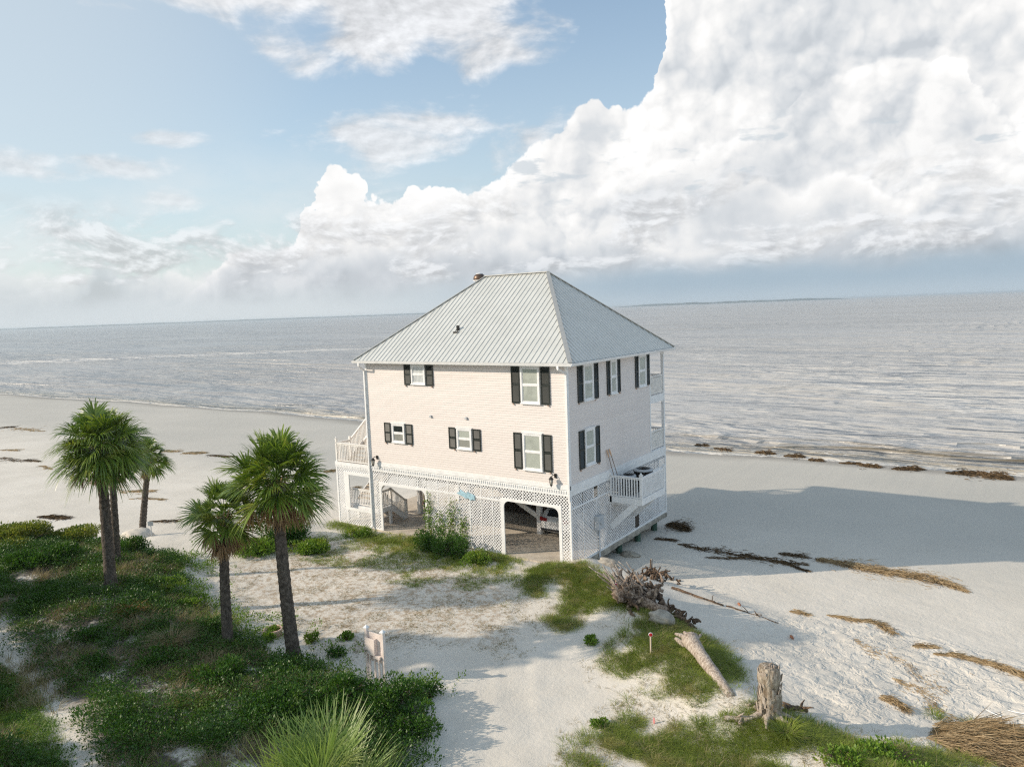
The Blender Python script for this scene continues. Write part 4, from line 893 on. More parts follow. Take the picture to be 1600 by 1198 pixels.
# person under the house, walking pose, mostly hidden behind the lattice
def person():
    o = empty('person', (-11.50, 3.15, -0.02), R_(-60), 'person in a tan shirt, black shorts and pale shoes standing under the house', 'person')
    skin = simple('skin', (0.45, 0.27, 0.19), 0.5, 0.03)
    J = [((0, 0, 0.95), .125), ((0, 0, 1.12), .12), ((0, 0.01, 1.32), .135), ((0, 0.0, 1.44), .09), ((0, -0.01, 1.52), .055), ((0, -0.02, 1.62), .085), ((0, -0.02, 1.70), .08),
         ((.10, 0, .90), .095), ((.11, -.02, .50), .058), ((.11, 0.02, .28), .056), ((.11, 0.03, .09), .038), ((.12, -.12, .05), .036),
         ((-.10, 0, .90), .095), ((-.12, .04, .50), .058), ((-.12, 0.12, .28), .056), ((-.12, 0.14, .09), .038), ((-.13, 0, .05), .036),
         ((.19, 0, 1.41), .06), ((.24, .02, 1.14), .043), ((.25, -.08, .90), .03), ((.25, -.12, .80), .028),
         ((-.19, 0, 1.41), .06), ((-.24, .03, 1.14), .043), ((-.26, -.04, .90), .03), ((-.26, -.07, .80), .028)]
    E = [(0, 1), (1, 2), (2, 3), (3, 4), (4, 5), (5, 6), (0, 7), (7, 8), (8, 9), (9, 10), (10, 11), (0, 12), (12, 13), (13, 14), (14, 15), (15, 16), (3, 17), (17, 18), (18, 19), (19, 20), (3, 21), (21, 22), (22, 23), (23, 24)]
    for h, sgn in ((20, 1), (24, -1)):      # five fingers a hand
        b = Vector(J[h][0])
        for i in range(4):
            k = len(J); J.append((tuple(b+Vector((sgn*0.004, -0.025+i*0.016, -0.05))), .011)); J.append((tuple(b+Vector((-sgn*0.008, -0.025+i*0.016, -0.095+abs(i-1)*0.008))), .009)); E += [(h, k), (k, k+1)]
        k = len(J); J.append((tuple(b+Vector((-sgn*0.01, -0.045, -0.03))), .012)); E += [(h, k)]
    def skinned(name, J, E, mat, parent, root=0):
        me = bpy.data.meshes.new(name); me.from_pydata([j[0] for j in J], E, []); me.materials.append(mat)
        ob = bpy.data.objects.new(name, me); col.objects.link(ob); ob.parent = parent
        sk = ob.modifiers.new('skin', 'SKIN'); sk.use_smooth_shade = True; me_sv = me.skin_vertices[0].data if me.skin_vertices else None
        if me_sv is None:
            bpy.context.view_layer.objects.active = ob; bpy.ops.mesh.customdata_skin_add(); me_sv = me.skin_vertices[0].data
        for i, j in enumerate(J): me_sv[i].radius = (j[1], j[1]); me_sv[i].use_root = (i == root)
        sb = ob.modifiers.new('sub', 'SUBSURF'); sb.levels = sb.render_levels = 1
        return ob
    try:
        skinned('body', J, E, skin, o)
        skinned('shirt', [((0, 0, 0.98), .15), ((0, 0, 1.15), .145), ((0, .01, 1.32), .155), ((0, 0, 1.43), .10), ((.19, 0, 1.42), .075), ((.23, .02, 1.24), .065), ((-.19, 0, 1.42), .075), ((-.23, .02, 1.24), .065)],
                [(0, 1), (1, 2), (2, 3), (3, 4), (4, 5), (3, 6), (6, 7)], simple('tan_cloth', (0.42, 0.27, 0.12), 0.8), o)
        skinned('shorts', [((0, 0, 0.97), .155), ((.10, 0, .86), .115), ((.115, -.01, .56), .095), ((-.10, 0, .86), .115), ((-.12, .03, .56), .095)], [(0, 1), (1, 2), (0, 3), (3, 4)], simple('black_cloth', (0.02, 0.022, 0.03), 0.8), o)
    except Exception as ex: print('skin failed', ex)
    for x, y in ((.115, -.03), (-.125, .09)):
        m = MB(); m.tube([(x, y+0.09, .05), (x, y+.02, .055), (x, y-.08, .045), (x, y-.15, .03)], [.045, .052, .045, .02], 10); m.build('shoe', simple('pale_shoe', (0.55, 0.58, 0.62), 0.6), o, True)
    m = MB(); m.lathe((0, 0.0, 1.62), [(.092, 0), (.10, .05), (.085, .11), (.04, .145), (.005, .15)], 14); m.build('hair', simple('dark_hair', (0.03, 0.02, 0.015), 0.6), o, True)
    m = MB()
    for x in (-.03, .03): m.lathe((x, -0.103, 1.635), [(.004, -.008), (.011, -.003), (.011, .003), (.004, .008)], 8)
    m.build('eyes', M['black'], o)
    m = MB(); m.tube([(0, -.10, 1.63), (0, -.125, 1.60), (0, -.105, 1.59)], [.006, .013, .012], 8); m.tube([(-.025, -.10, 1.565), (0, -.106, 1.562), (.025, -.10, 1.565)], .006, 6)
    for s_ in (-1, 1): m.tube([(s_*.093, -.01, 1.64), (s_*.100, 0, 1.62), (s_*.093, -.005, 1.59)], [.012, .016, .01], 6)
    m.build('face', skin, o, True)
person()
# ---------------------------------------------------------------- plants: generators
def nrm(a): return a/np.maximum(np.linalg.norm(a, axis=-1, keepdims=True), 1e-9)
def leaves(C, D, L, Wd, g):
    """rhombic leaves as quads"""
    n = len(C); S = nrm(np.cross(D, nrm(g.normal(size=(n, 3))+1e-3))); L = np.asarray(L).reshape(-1, 1); Wd = np.asarray(Wd).reshape(-1, 1)
    V = np.stack([C, C+D*L*0.45+S*Wd*0.5, C+D*L, C+D*L*0.45-S*Wd*0.5], 1).reshape(-1, 3)
    return V, np.arange(4*n).reshape(-1, 4)
def blades(B, D, L, w, g, bend=0.35, out=None):
    """curved grass blades: two quads each, D = direction, bends towards 'out' and down"""
    n = len(B); L = np.asarray(L).reshape(-1, 1)*np.ones((n, 1)); w = np.asarray(w).reshape(-1, 1)*np.ones((n, 1))
    H = np.stack([g.normal(size=n), g.normal(size=n), np.zeros(n)], -1) if out is None else out
    H = nrm(H); S = nrm(np.cross(D, H)+1e-6)
    Mi = B+D*L*0.55+H*L*bend*0.15; T = B+D*L*0.9+H*L*bend*0.75-np.array([0, 0, 1])*L*bend*0.25
    V = np.stack([B-S*w/2, B+S*w/2, Mi+S*w*0.42, Mi-S*w*0.42, T+S*w*0.06, T-S*w*0.06], 1).reshape(-1, 3)
    k = np.arange(n)[:, None]*6
    return V, np.concatenate([k+np.array([[0, 1, 2, 3]]), k+np.array([[3, 2, 4, 5]])], 0)
def join(parts):
    V = []; F = []; k = 0
    for v, f in parts: V.append(v); F.append(f+k); k += len(v)
    return np.concatenate(V), np.concatenate(F)
def up_dirs(n, g, spread=0.5): return nrm(np.stack([g.normal(size=n)*spread, g.normal(size=n)*spread, np.ones(n)], -1))
def bush_mesh(r, h, n, size, seed, upright=0.6, lumps=14):
    g = np.random.default_rng(seed)
    a = g.random(lumps)*2*np.pi; q = np.sqrt(g.random(lumps))*0.72*r
    lc = np.stack([q*np.cos(a), q*np.sin(a), h*(0.30+0.36*g.random(lumps))*(1-0.35*(q/r)**2)], -1)
    lr = np.stack([r*(0.26+0.2*g.random(lumps))]*2+[h*(0.30+0.14*g.random(lumps))], -1)
    k = g.integers(0, lumps, n); d = nrm(g.normal(size=(n, 3))); rad = 0.55+0.5*g.random((n, 1))**0.5
    C = lc[k]+d*lr[k]*rad; C[:, 2] = np.maximum(C[:, 2], 0.02+0.05*g.random(n))
    D = nrm(d+g.normal(size=(n, 3))*0.5+np.array([0, 0, upright]))
    s = size*(0.6+0.8*g.random(n)); return leaves(C, D, s, s*0.55, g)
def stems_mesh(r, h, n, seed):
    g = random.Random(seed); m = MB()
    for i in range(n):
        a = g.random()*6.28; q = r*0.75*math.sqrt(g.random()); z = h*(0.5+0.35*g.random())
        m.tube([(q*0.15*math.cos(a), q*0.15*math.sin(a), -0.1), (q*0.5*math.cos(a+.2), q*0.5*math.sin(a+.2), z*0.5), (q*math.cos(a), q*math.sin(a), z)], [0.022, 0.015, 0.006], 5)
    return m
def bush(p, r, h, label, mat='shrub', n=None, size=0.10, seed=None, name='shrub', cat='bush', group=None):
    seed = seed if seed is not None else int(p[0]*31+p[1]*17) & 1023
    n = n or int(2600*r*r*(0.6+h)); n = min(n, 15000)
    o = empty(name, tuple(p), 0, label, cat, group)
    V, F = bush_mesh(r, h, n, size, seed); mk('foliage', V, F, M[mat], o)
    stems_mesh(r, h, int(8+6*r), seed).build('stem', M['driftdark'], o); return o
def crown_mesh(R, nl, nb, seed, lo=-0.55, droop=0.5, wid=0.032, up_bias=0.0, stiff=1.0):
    """fan-leaved palm crown: nl leaves, each a petiole and a fan of nb blades"""
    g = np.random.default_rng(seed); parts = []; pet = MB()
    for i in range(nl):
        t = (i+0.5)/nl; az = i*2.39996+g.normal()*0.12; el = np.arcsin(np.clip(lo+(1-lo)*t**(0.85), -0.99, 0.99))*0.97+g.normal()*0.08+up_bias
        d = np.array([math.cos(az)*math.cos(el), math.sin(az)*math.cos(el), math.sin(el)])
        inn = 0.55 if i % 3 == 1 else 1.0
        pl = R*(0.40+0.12*g.random())*inn; fl = R*(0.56+0.12*g.random())*(0.92 if el > 1.0 else 1)*(0.85 if inn < 1 else 1)
        base = d*0.07+np.array([0, 0, 0.25*t*R*0.4]); sag = droop*(0.35+0.3*g.random())*math.cos(el)
        tip = base+d*pl+np.array([0, 0, -sag*pl*0.35])
        dd = nrm(d+np.array([0, 0, -sag*0.7])); side = nrm(np.cross(dd, np.array([0, 0, 1.0]))+1e-4*g.normal(size=3)); roll = g.normal()*0.35
        nup = np.cross(side, dd); side = nrm(side*math.cos(roll)+nup*math.sin(roll)); nup = np.cross(side, dd)
        pet.tube([base, base+d*pl*0.5, tip], [0.018, 0.012, 0.009], 4, False)
        ph = np.linspace(-1.45, 1.45, nb)+g.normal(size=nb)*0.03
        D = nrm(np.outer(np.cos(ph), dd)+np.outer(np.sin(ph), side)+np.outer(np.abs(np.sin(ph))*0.55+0.05, nup))
        B = tip+dd*0.0+D*0.03
        L = fl*(0.78+0.22*np.cos(ph))*(0.9+0.2*g.random(nb))
        W_ = nrm(np.cross(D, nup))*wid*(0.8+0.4*g.random((nb, 1)))
        G = np.array([0, 0, -1.0]); L = L[:, None]; dr = droop*(0.5+0.7*g.random((nb, 1)))/stiff
        p0 = B; p1 = B+D*L*0.42+G*L*0.04*dr; p2 = B+D*L*0.74+G*L*0.20*dr; p3 = B+D*L*0.95+G*L*0.46*dr
        V = np.stack([p0-W_*0.25, p0+W_*0.25, p1+W_*0.55, p1-W_*0.55, p2+W_*0.36, p2-W_*0.36, p3+W_*0.05, p3-W_*0.05], 1).reshape(-1, 3)
        k = np.arange(nb)[:, None]*8
        parts.append((V, np.concatenate([k+np.array([[0, 1, 2, 3]]), k+np.array([[3, 2, 4, 5]]), k+np.array([[5, 4, 6, 7]])])))
    V, F = join(parts); return V, F, pet
def palm(base, top, rad, R, label, seed, nl=42, dead=8, group='cabbage palms on the dune', leaf='palmleaf', tr=(0.23, 0.165), name='palm_tree', **kw):
    base = Vector(base); top = Vector(top); o = empty(name, base, 0, label, 'palm tree', group); rel = top-base; g = random.Random(seed)
    m = MB(); n = 46; P = []; Rr = []; bend = Vector((g.uniform(-.15, .15), g.uniform(-.15, .15), 0))
    for i in range(n+1):
        t = i/n; p = rel*t+bend*math.sin(math.pi*t)*0.9; P.append(Vector((p.x, p.y, p.z-(0.35 if i == 0 else 0))))
        Rr.append(tr[0]*rad*(1-t)+tr[1]*rad*t+0.09*rad*max(0, 1-t*9)**2+(0.012 if i % 2 else -0.006)+ (0.03*rad if t > 0.9 else 0))
    m.tube(P, Rr, 14, lump=0.045, seed=seed); m.build('trunk', M['palmbark'], o, True)
    V, F, pet = crown_mesh(R, nl, 30, seed, **kw); V = V+np.array(rel)
    cr = mk('crown', V, F, M[leaf], o)
    pet.V = [tuple(np.array(v)+np.array(rel)) for v in pet.V]; pet.build('leaf_stalks', M['shrublight'], cr)
    # old leaf bases and dead fans hanging under the crown
    m = MB()
    for i in range(26):
        a = i*2.4; z = -0.05-0.85*rad*(i/26.0); r0 = tr[1]*rad
        m.tube([rel+Vector((r0*0.8*math.cos(a), r0*0.8*math.sin(a), z-0.08)), rel+Vector(((r0+0.09)*math.cos(a), (r0+0.09)*math.sin(a), z+0.10)), rel+Vector(((r0+0.18)*math.cos(a), (r0+0.18)*math.sin(a), z+0.30))], [0.045, 0.035, 0.012], 5)
    m.build('leaf_bases', M['palmold'], o)
    if dead:
        gg = np.random.default_rng(seed+5); parts = []
        for i in range(dead):
            az = i*2.4+gg.normal()*0.3; out = np.array([math.cos(az), math.sin(az), 0]); el = -0.45-0.7*gg.random()
            d = nrm(out*math.cos(el)+np.array([0, 0, math.sin(el)])); tip = np.array(rel)+d*(0.45+0.5*gg.random())*R*0.62+np.array([0, 0, -0.12])
            nb = 44; D = nrm(gg.normal(size=(nb, 3))*0.26+np.array([0, 0, -1.0])+out*0.25)
            parts.append(blades(np.repeat(tip[None], nb, 0), D, R*0.50*(0.6+0.5*gg.random(nb)), 0.045, gg, 0.15))
        V, F = join(parts); mk('dead_leaves', V, F, M['palmold'], o)
    return o
def ground_pts(n, box, f, g):
    """random points on the ground, kept with probability f(x, y)"""
    x = box[0]+(box[1]-box[0])*g.random(n); y = box[2]+(box[3]-box[2])*g.random(n)
    k = g.random(n) < f(x, y); x, y = x[k], y[k]; return np.stack([x, y, height(x, y)], -1)
def pxs(l): return np.array([tuple(px(*p))[:2] for p in l])

# ---------------------------------------------------------------- palms
def pm(bu, bv, tu, tv, R, label, seed, rad=1.0, **kw):
    b = px(bu, bv); d = depth(b); t = at(tu, tv, d-0.1); return palm(b, t, rad, R, label, seed, **kw)
pm(174, 925, 156, 700, 1.85, 'leftmost tall cabbage palm with a large dense crown, its trunk rising from the dune scrub', 21, 0.98, nl=80, dead=8, lo=-0.82, droop=0.9, wid=0.052)
pm(183, 884, 170, 694, 1.45, 'cabbage palm standing close behind the leftmost one, crowns merged and only its thin trunk showing', 33, 0.72, nl=60, dead=4, lo=-0.7, droop=0.8, wid=0.045)
pm(222, 838, 233, 716, 1.3, 'smaller cabbage palm standing on the open sand right of the tallest pair', 45, 0.85, nl=40, dead=6, lo=-0.6, droop=0.9, wid=0.045)
pm(357, 1012, 350, 806, 1.38, 'short slim cabbage palm with a sparse crown and hanging brown fronds', 57, 0.80, nl=42, dead=16, lo=-0.5, droop=0.65, wid=0.04)
pm(460, 1034, 432, 752, 1.82, 'tall leaning cabbage palm nearest the turning yard with an open green crown', 69, 1.0, nl=64, dead=14, lo=-0.5, droop=0.6, wid=0.052)
fb = Vector((6.85, -20.15, 0)); fb.z = gz(fb.x, fb.y)
palm(fb, (7.1, -20.30, 3.0), 0.9, 1.85, 'pale green spiky palm crown at the bottom edge, closest to the viewer', 83, nl=44, dead=0, group='palm crown in the foreground', leaf='palmetto', lo=0.0, droop=0.16, wid=0.020, up_bias=0.05)

# ---------------------------------------------------------------- trees left of the view whose shade falls on the scrub
def oak(x, y, H, R, seed, label):
    z = gz(x, y); o = empty('shade_tree', (x, y, z), 0, label, 'tree', 'unseen trees standing left of the dune'); g = np.random.default_rng(seed); m = MB(); r_ = random.Random(seed)
    m.tube([(0, 0, -0.3), (0.1, 0, H*0.2), (0.25, 0.1, H*0.45), (0.2, 0.1, H*0.8)], [0.32, 0.26, 0.18, 0.06], 10)
    for i in range(9):
        a = i*2.4; z0 = H*(0.2+0.06*i); m.tube([(0.1, 0, z0), (math.cos(a)*R*0.4, math.sin(a)*R*0.4, z0+H*0.1), (math.cos(a)*R*0.8, math.sin(a)*R*0.8, z0+H*0.16)], [0.12, 0.08, 0.02], 7)
    m.build('trunk', M['palmbark'], o, True)
    lumps = 34; a = g.random(lumps)*6.28; hz = g.random(lumps); q = np.sqrt(g.random(lumps))*R*(0.95-0.45*hz**2)
    lc = np.stack([q*np.cos(a), q*np.sin(a), H*(0.12+0.80*hz)], -1); n = 9000; k = g.integers(0, lumps, n); d = nrm(g.normal(size=(n, 3)))
    C = lc[k]+d*(R*0.30)*(0.4+0.65*g.random((n, 1))); V, F = leaves(C, nrm(d+g.normal(size=(n, 3))*0.7), 0.26+0.14*g.random(n), 0.17+0.08*g.random(n), g)
    mk('crown', V, F, M['shrub'], o)
for i, (x, y, H, R) in enumerate([(-17.6, -24.2, 11.3, 2.7), (-23.0, -22.0, 7.0, 2.6), (-14.0, -23.2, 6.4, 2.4), (-9.5, -27.6, 9.4, 2.9), (-3.5, -29.6, 8.5, 2.6)]):
    oak(x, y, H, R, 200+i, ['tallest unseen evergreen tree beside the dune scrub', 'medium unseen evergreen tree towards the beach', 'low unseen evergreen tree in front of the tallest one', 'unseen evergreen tree beside the small lawn', 'unseen evergreen tree past the lawn'][i])

# ---------------------------------------------------------------- dune scrub (nobody could count it)
g = np.random.default_rng(77)
def vegd(x, y):
    s = sdist(VEG, x, y)+1.5*(fbm(x, y, 0.8, 3, 12)-0.5)
    path = 1-ridge(x, y, [(-16, -17.2), (-9.2, -18.5), (-4.9, -19.3), (-1, -20.3)], 0.7)
    bare = 1-0.85*ridge(x, y, [(-13, -16.3), (-8, -16.6), (-3.5, -16.8)], 1.5)
    return sst(s, -0.5, 0.7)*sst(fbm(x, y, 0.75, 4, 13), 0.39, 0.52)*path*bare
def cover(pts, per, hgt, size, mat, name, label, cat, spread=0.22, wide=0.5):
    n = len(pts); K = np.repeat(np.arange(n), per); m_ = len(K); sc_ = (0.55+0.9*g.random(n))[K]
    a = g.random(m_)*6.28; q = np.sqrt(g.random(m_))*spread*sc_
    C = pts[K]+np.stack([q*np.cos(a), q*np.sin(a), hgt*sc_*g.random(m_)], -1)
    D = nrm(np.stack([np.cos(a)*0.8, np.sin(a)*0.8, 0.35+0.8*g.random(m_)], -1)+g.normal(size=(m_, 3))*0.3); s = size*(0.6+0.7*g.random(m_))*np.sqrt(sc_)
    V, F = leaves(C, D, s, s*wide, g); o = mk(name, V, F, M[mat]); tag(o, label, cat, kind='stuff'); return o
pts = ground_pts(30000, (-34, 6, -22, -8.4), vegd, g)
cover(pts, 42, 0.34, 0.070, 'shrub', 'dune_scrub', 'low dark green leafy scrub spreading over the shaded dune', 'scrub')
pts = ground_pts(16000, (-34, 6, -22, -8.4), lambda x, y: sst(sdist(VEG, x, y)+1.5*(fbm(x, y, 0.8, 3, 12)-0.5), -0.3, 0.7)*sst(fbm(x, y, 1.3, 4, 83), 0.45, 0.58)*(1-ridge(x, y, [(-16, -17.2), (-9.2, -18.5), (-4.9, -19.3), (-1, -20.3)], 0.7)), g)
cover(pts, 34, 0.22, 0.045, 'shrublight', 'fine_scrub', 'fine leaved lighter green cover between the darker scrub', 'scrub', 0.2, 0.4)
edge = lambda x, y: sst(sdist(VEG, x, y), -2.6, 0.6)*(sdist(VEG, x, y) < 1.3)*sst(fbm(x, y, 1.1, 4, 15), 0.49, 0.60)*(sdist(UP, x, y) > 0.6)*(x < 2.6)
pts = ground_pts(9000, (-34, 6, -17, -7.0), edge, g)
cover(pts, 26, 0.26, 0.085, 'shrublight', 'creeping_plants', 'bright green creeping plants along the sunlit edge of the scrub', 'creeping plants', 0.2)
far = lambda x, y: sst(sdist(VEG, x, y), -0.8, 0.8)*sst(fbm(x, y, 0.45, 3, 13), 0.3, 0.45)
pts = ground_pts(9000, (-60, -28, -30, -9), far, g)
cover(pts, 20, 0.5, 0.16, 'shrubyellow', 'far_scrub', 'yellow green scrub along the beach edge at the far left', 'scrub', 0.4)
def tufts(pts, per, L, w, spread, mat, name, label, cat, bend=0.5, lean=0.35, kind='stuff'):
    n = len(pts); K = np.repeat(np.arange(n), per); m_ = len(K); a = g.random(m_)*6.28; q = np.sqrt(g.random(m_))*spread
    B = pts[K]+np.stack([q*np.cos(a), q*np.sin(a), np.full(m_, -0.02)], -1); out = np.stack([np.cos(a), np.sin(a), 0*a], -1)
    D = nrm(out*lean*(0.4+g.random((m_, 1)))+np.array([0, 0, 1.0])+g.normal(size=(m_, 3))*0.12)
    V, F = blades(B, D, L*(0.55+0.6*g.random(m_)), w, g, bend, out); o = mk(name, V, F, M[mat])
    if kind: tag(o, label, cat, kind=kind)
    return o
gr = lambda x, y: vegd(x+31, y)*0+sst(sdist(VEG, x, y), -0.3, 0.8)*sst(fbm(x, y, 0.6, 3, 25), 0.50, 0.62)
pts = ground_pts(7500, (-32, 6, -22, -9), gr, g)
tufts(pts, 18, 0.46, 0.012, 0.14, 'drygrass', 'dune_bunchgrass', 'dull green and tan bunchgrass between the low bushes', 'grass')
lawn = lambda x, y: sst(-19.3-0.28*(x+4.9)-y+0*x, -0.1, 0.6)*sst(fbm(x, y, 1.5, 2, 3), 0.25, 0.45)
pts = ground_pts(30000, (-12, 2, -24, -18.5), lawn, g)
tufts(pts, 10, 0.13, 0.010, 0.07, 'shrublight', 'lawn_grass', 'short dark green grass in the bottom left corner beyond the sandy path', 'grass')
# dead leaves and twigs on the leaf mould
pts = ground_pts(5000, (-24, 5, -21, -10), lambda x, y: sst(sdist(VEG, x, y), 0.3, 1.5), g)
n = len(pts); D = nrm(np.stack([g.normal(size=n), g.normal(size=n), 0.1+0.15*np.abs(g.normal(size=n))], -1))
V, F = blades(pts+np.array([0, 0, 0.015]), D, 0.12+0.35*g.random(n)**2, 0.012, g, 0.2); tag(mk('fallen_twigs', V, F, M['straw']), 'pale dead twigs scattered over the leaf mould', 'twigs', kind='stuff')

# dry grass over the turning yard
yd = lambda x, y: sst(sdist(YARD, x, y), -1.2, 1.0)*sst(fbm(x, y, 1.4, 4, 31), 0.40, 0.62)
pts = ground_pts(9000, (-16, 3, -12.5, -1), yd, g)
tufts(pts, 11, 0.085, 0.012, 0.12, 'drygrass', 'yard_grass', 'dry tan grass dotted over the sandy turning yard', 'grass', 0.8, 0.9)
yg = lambda x, y: sst(sdist(YARD, x, y), -1.6, -0.2)*(y > -5.5)*sst(fbm(x, y, 0.8, 3, 33), 0.42, 0.55)*(y < -0.2)
pts = ground_pts(5000, (-17, 0, -6, -0.1), yg, g)
tufts(pts, 14, 0.14, 0.012, 0.15, 'grass', 'yard_green_grass', 'thin green grass along the far side of the turning yard', 'grass', 0.7, 0.8)

# dune grass on the ridge right of the drive
G1 = pxs([(828, 893), (860, 880), (925, 890), (965, 915), (1000, 945), (1010, 962), (965, 948), (925, 955), (905, 978), (880, 985), (855, 968), (885, 945), (886, 915), (866, 903), (848, 908), (842, 932), (826, 925)])
G2 = pxs([(985, 985), (1040, 965), (1075, 985), (1110, 1005), (1150, 1048), (1120, 1060), (1075, 1040), (1040, 1030), (985, 1050), (955, 1040), (960, 1010)])
G3 = pxs([(1035, 1040), (1075, 1045), (1110, 1090), (1145, 1100), (1180, 1118), (1240, 1130), (1300, 1150), (1350, 1172), (1420, 1180), (1520, 1198), (1500, 1240), (930, 1240), (925, 1170), (985, 1120), (1000, 1090), (1060, 1095), (1080, 1075)])
def gd(x, y):
    a = np.maximum(sst(sdist(G1, x, y), -0.45, 0.45), sst(sdist(G2, x, y), -0.6, 0.5))*sst(fbm(x, y, 1.0, 3, 41), 0.25, 0.45)
    b = 0.9*sst(sdist(G3, x, y), -1.0, 0.5)*sst(fbm(x, y, 1.2, 4, 43), 0.35, 0.57)
    return np.maximum(a, b)
pts = ground_pts(90000, (-2, 19, -16, 1), gd, g)
tufts(pts, 13, 0.24, 0.0085, 0.09, 'grass', 'dune_grass', 'bright green grass growing over the sandy ridge right of the drive', 'grass', 0.9, 0.7)
def gs(x, y): return sst(sdist(G3, x, y), -1.8, 0.3)*0.45*sst(fbm(x, y, 1.5, 3, 44), 0.42, 0.6)+sst(sdist(G2, x, y), -1.5, 0)*0.3*sst(fbm(x, y, 1.5, 3, 45), 0.42, 0.6)+sst(sdist(G1, x, y), -1.2, 0)*0.3*sst(fbm(x, y, 1.5, 3, 46), 0.42, 0.6)
pts = ground_pts(26000, (-2, 19, -16, 1), gs, g)
tufts(pts, 9, 0.17, 0.009, 0.10, 'drygrass', 'dune_dry_grass', 'thin straw coloured grass thinning out over the bare sand of the ridge', 'grass', 0.9, 0.9)

pts = ground_pts(15000, (-2, 19, -16, 1), lambda x, y: gd(x, y)*sst(fbm(x, y, 2.2, 3, 48), 0.45, 0.62), g)
tufts(pts, 4, 0.40, 0.007, 0.10, 'drygrass', 'seed_stalks', 'tall tan seed stalks standing among the ridge grass', 'grass', 0.7, 0.5)
# ---------------------------------------------------------------- single bushes
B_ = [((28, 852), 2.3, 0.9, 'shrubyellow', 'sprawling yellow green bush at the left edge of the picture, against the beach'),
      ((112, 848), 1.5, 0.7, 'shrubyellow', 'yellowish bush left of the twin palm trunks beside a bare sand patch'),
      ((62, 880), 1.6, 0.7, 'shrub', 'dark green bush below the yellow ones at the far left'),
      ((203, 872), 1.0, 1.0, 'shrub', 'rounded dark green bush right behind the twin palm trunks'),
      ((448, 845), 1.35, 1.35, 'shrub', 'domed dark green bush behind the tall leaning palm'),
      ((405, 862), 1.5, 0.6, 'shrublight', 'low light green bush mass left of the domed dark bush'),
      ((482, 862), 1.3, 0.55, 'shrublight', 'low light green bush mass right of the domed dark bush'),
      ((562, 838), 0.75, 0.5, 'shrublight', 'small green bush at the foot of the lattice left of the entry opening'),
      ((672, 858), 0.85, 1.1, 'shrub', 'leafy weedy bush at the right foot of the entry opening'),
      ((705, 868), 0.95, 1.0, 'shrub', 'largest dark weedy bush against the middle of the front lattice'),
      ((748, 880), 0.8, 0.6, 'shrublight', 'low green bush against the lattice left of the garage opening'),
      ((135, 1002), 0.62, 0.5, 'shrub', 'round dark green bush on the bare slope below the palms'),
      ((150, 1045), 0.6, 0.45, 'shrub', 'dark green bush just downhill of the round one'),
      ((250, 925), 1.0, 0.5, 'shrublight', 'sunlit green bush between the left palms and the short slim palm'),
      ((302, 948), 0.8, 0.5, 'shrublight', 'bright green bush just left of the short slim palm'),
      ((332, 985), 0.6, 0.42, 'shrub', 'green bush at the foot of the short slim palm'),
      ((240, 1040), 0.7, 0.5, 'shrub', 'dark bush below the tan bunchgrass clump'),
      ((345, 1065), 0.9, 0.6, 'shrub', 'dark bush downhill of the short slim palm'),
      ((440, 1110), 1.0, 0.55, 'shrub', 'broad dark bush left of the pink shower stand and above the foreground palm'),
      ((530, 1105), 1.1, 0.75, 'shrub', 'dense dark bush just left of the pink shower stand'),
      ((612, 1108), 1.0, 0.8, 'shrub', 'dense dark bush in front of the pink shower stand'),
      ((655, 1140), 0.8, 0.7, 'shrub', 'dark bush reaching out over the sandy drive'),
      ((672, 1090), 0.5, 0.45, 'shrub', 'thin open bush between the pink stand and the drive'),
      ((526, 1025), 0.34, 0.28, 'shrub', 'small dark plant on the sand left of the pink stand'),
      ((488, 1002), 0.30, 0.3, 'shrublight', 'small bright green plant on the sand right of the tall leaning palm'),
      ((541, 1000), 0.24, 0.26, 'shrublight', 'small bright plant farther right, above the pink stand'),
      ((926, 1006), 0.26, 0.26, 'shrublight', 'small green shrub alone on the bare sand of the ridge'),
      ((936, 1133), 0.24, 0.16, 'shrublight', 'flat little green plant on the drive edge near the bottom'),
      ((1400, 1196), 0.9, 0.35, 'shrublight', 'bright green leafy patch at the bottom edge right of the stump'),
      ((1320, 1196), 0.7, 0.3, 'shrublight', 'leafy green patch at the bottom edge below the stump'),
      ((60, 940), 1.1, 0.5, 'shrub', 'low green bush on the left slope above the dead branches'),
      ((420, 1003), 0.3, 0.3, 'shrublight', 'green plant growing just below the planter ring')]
for i, (p, r, h, mt_, lb) in enumerate(B_):
    bush(px(*p), r, h, lb, mt_, size=0.085 if r < 1.2 else 0.11, seed=300+i, n=int(max(500, 2800*r*r*(0.5+h))) if r < 1.3 else int(2500*r*r*(.5+h)))
wd = lambda x, y: ridge(x, y, [(-9.0, -0.9), (-6.5, -1.25), (-3.6, -1.2)], 1.0)*(y < -0.1)*sst(fbm(x, y, 1.6, 2, 51), 0.28, 0.42)+0.5*ridge(x, y, [(-14.6, -0.5), (-12.6, -1.0), (-10.5, -1.5)], 0.6)*(y < -0.1)
pts = ground_pts(5200, (-16, -2, -3.2, -0.1), wd, g)
tufts(pts, 15, 0.24, 0.012, 0.12, 'grass', 'lattice_weeds', 'tall green weeds and grass growing along the foot of the front lattice', 'weeds', 0.6, 0.5)
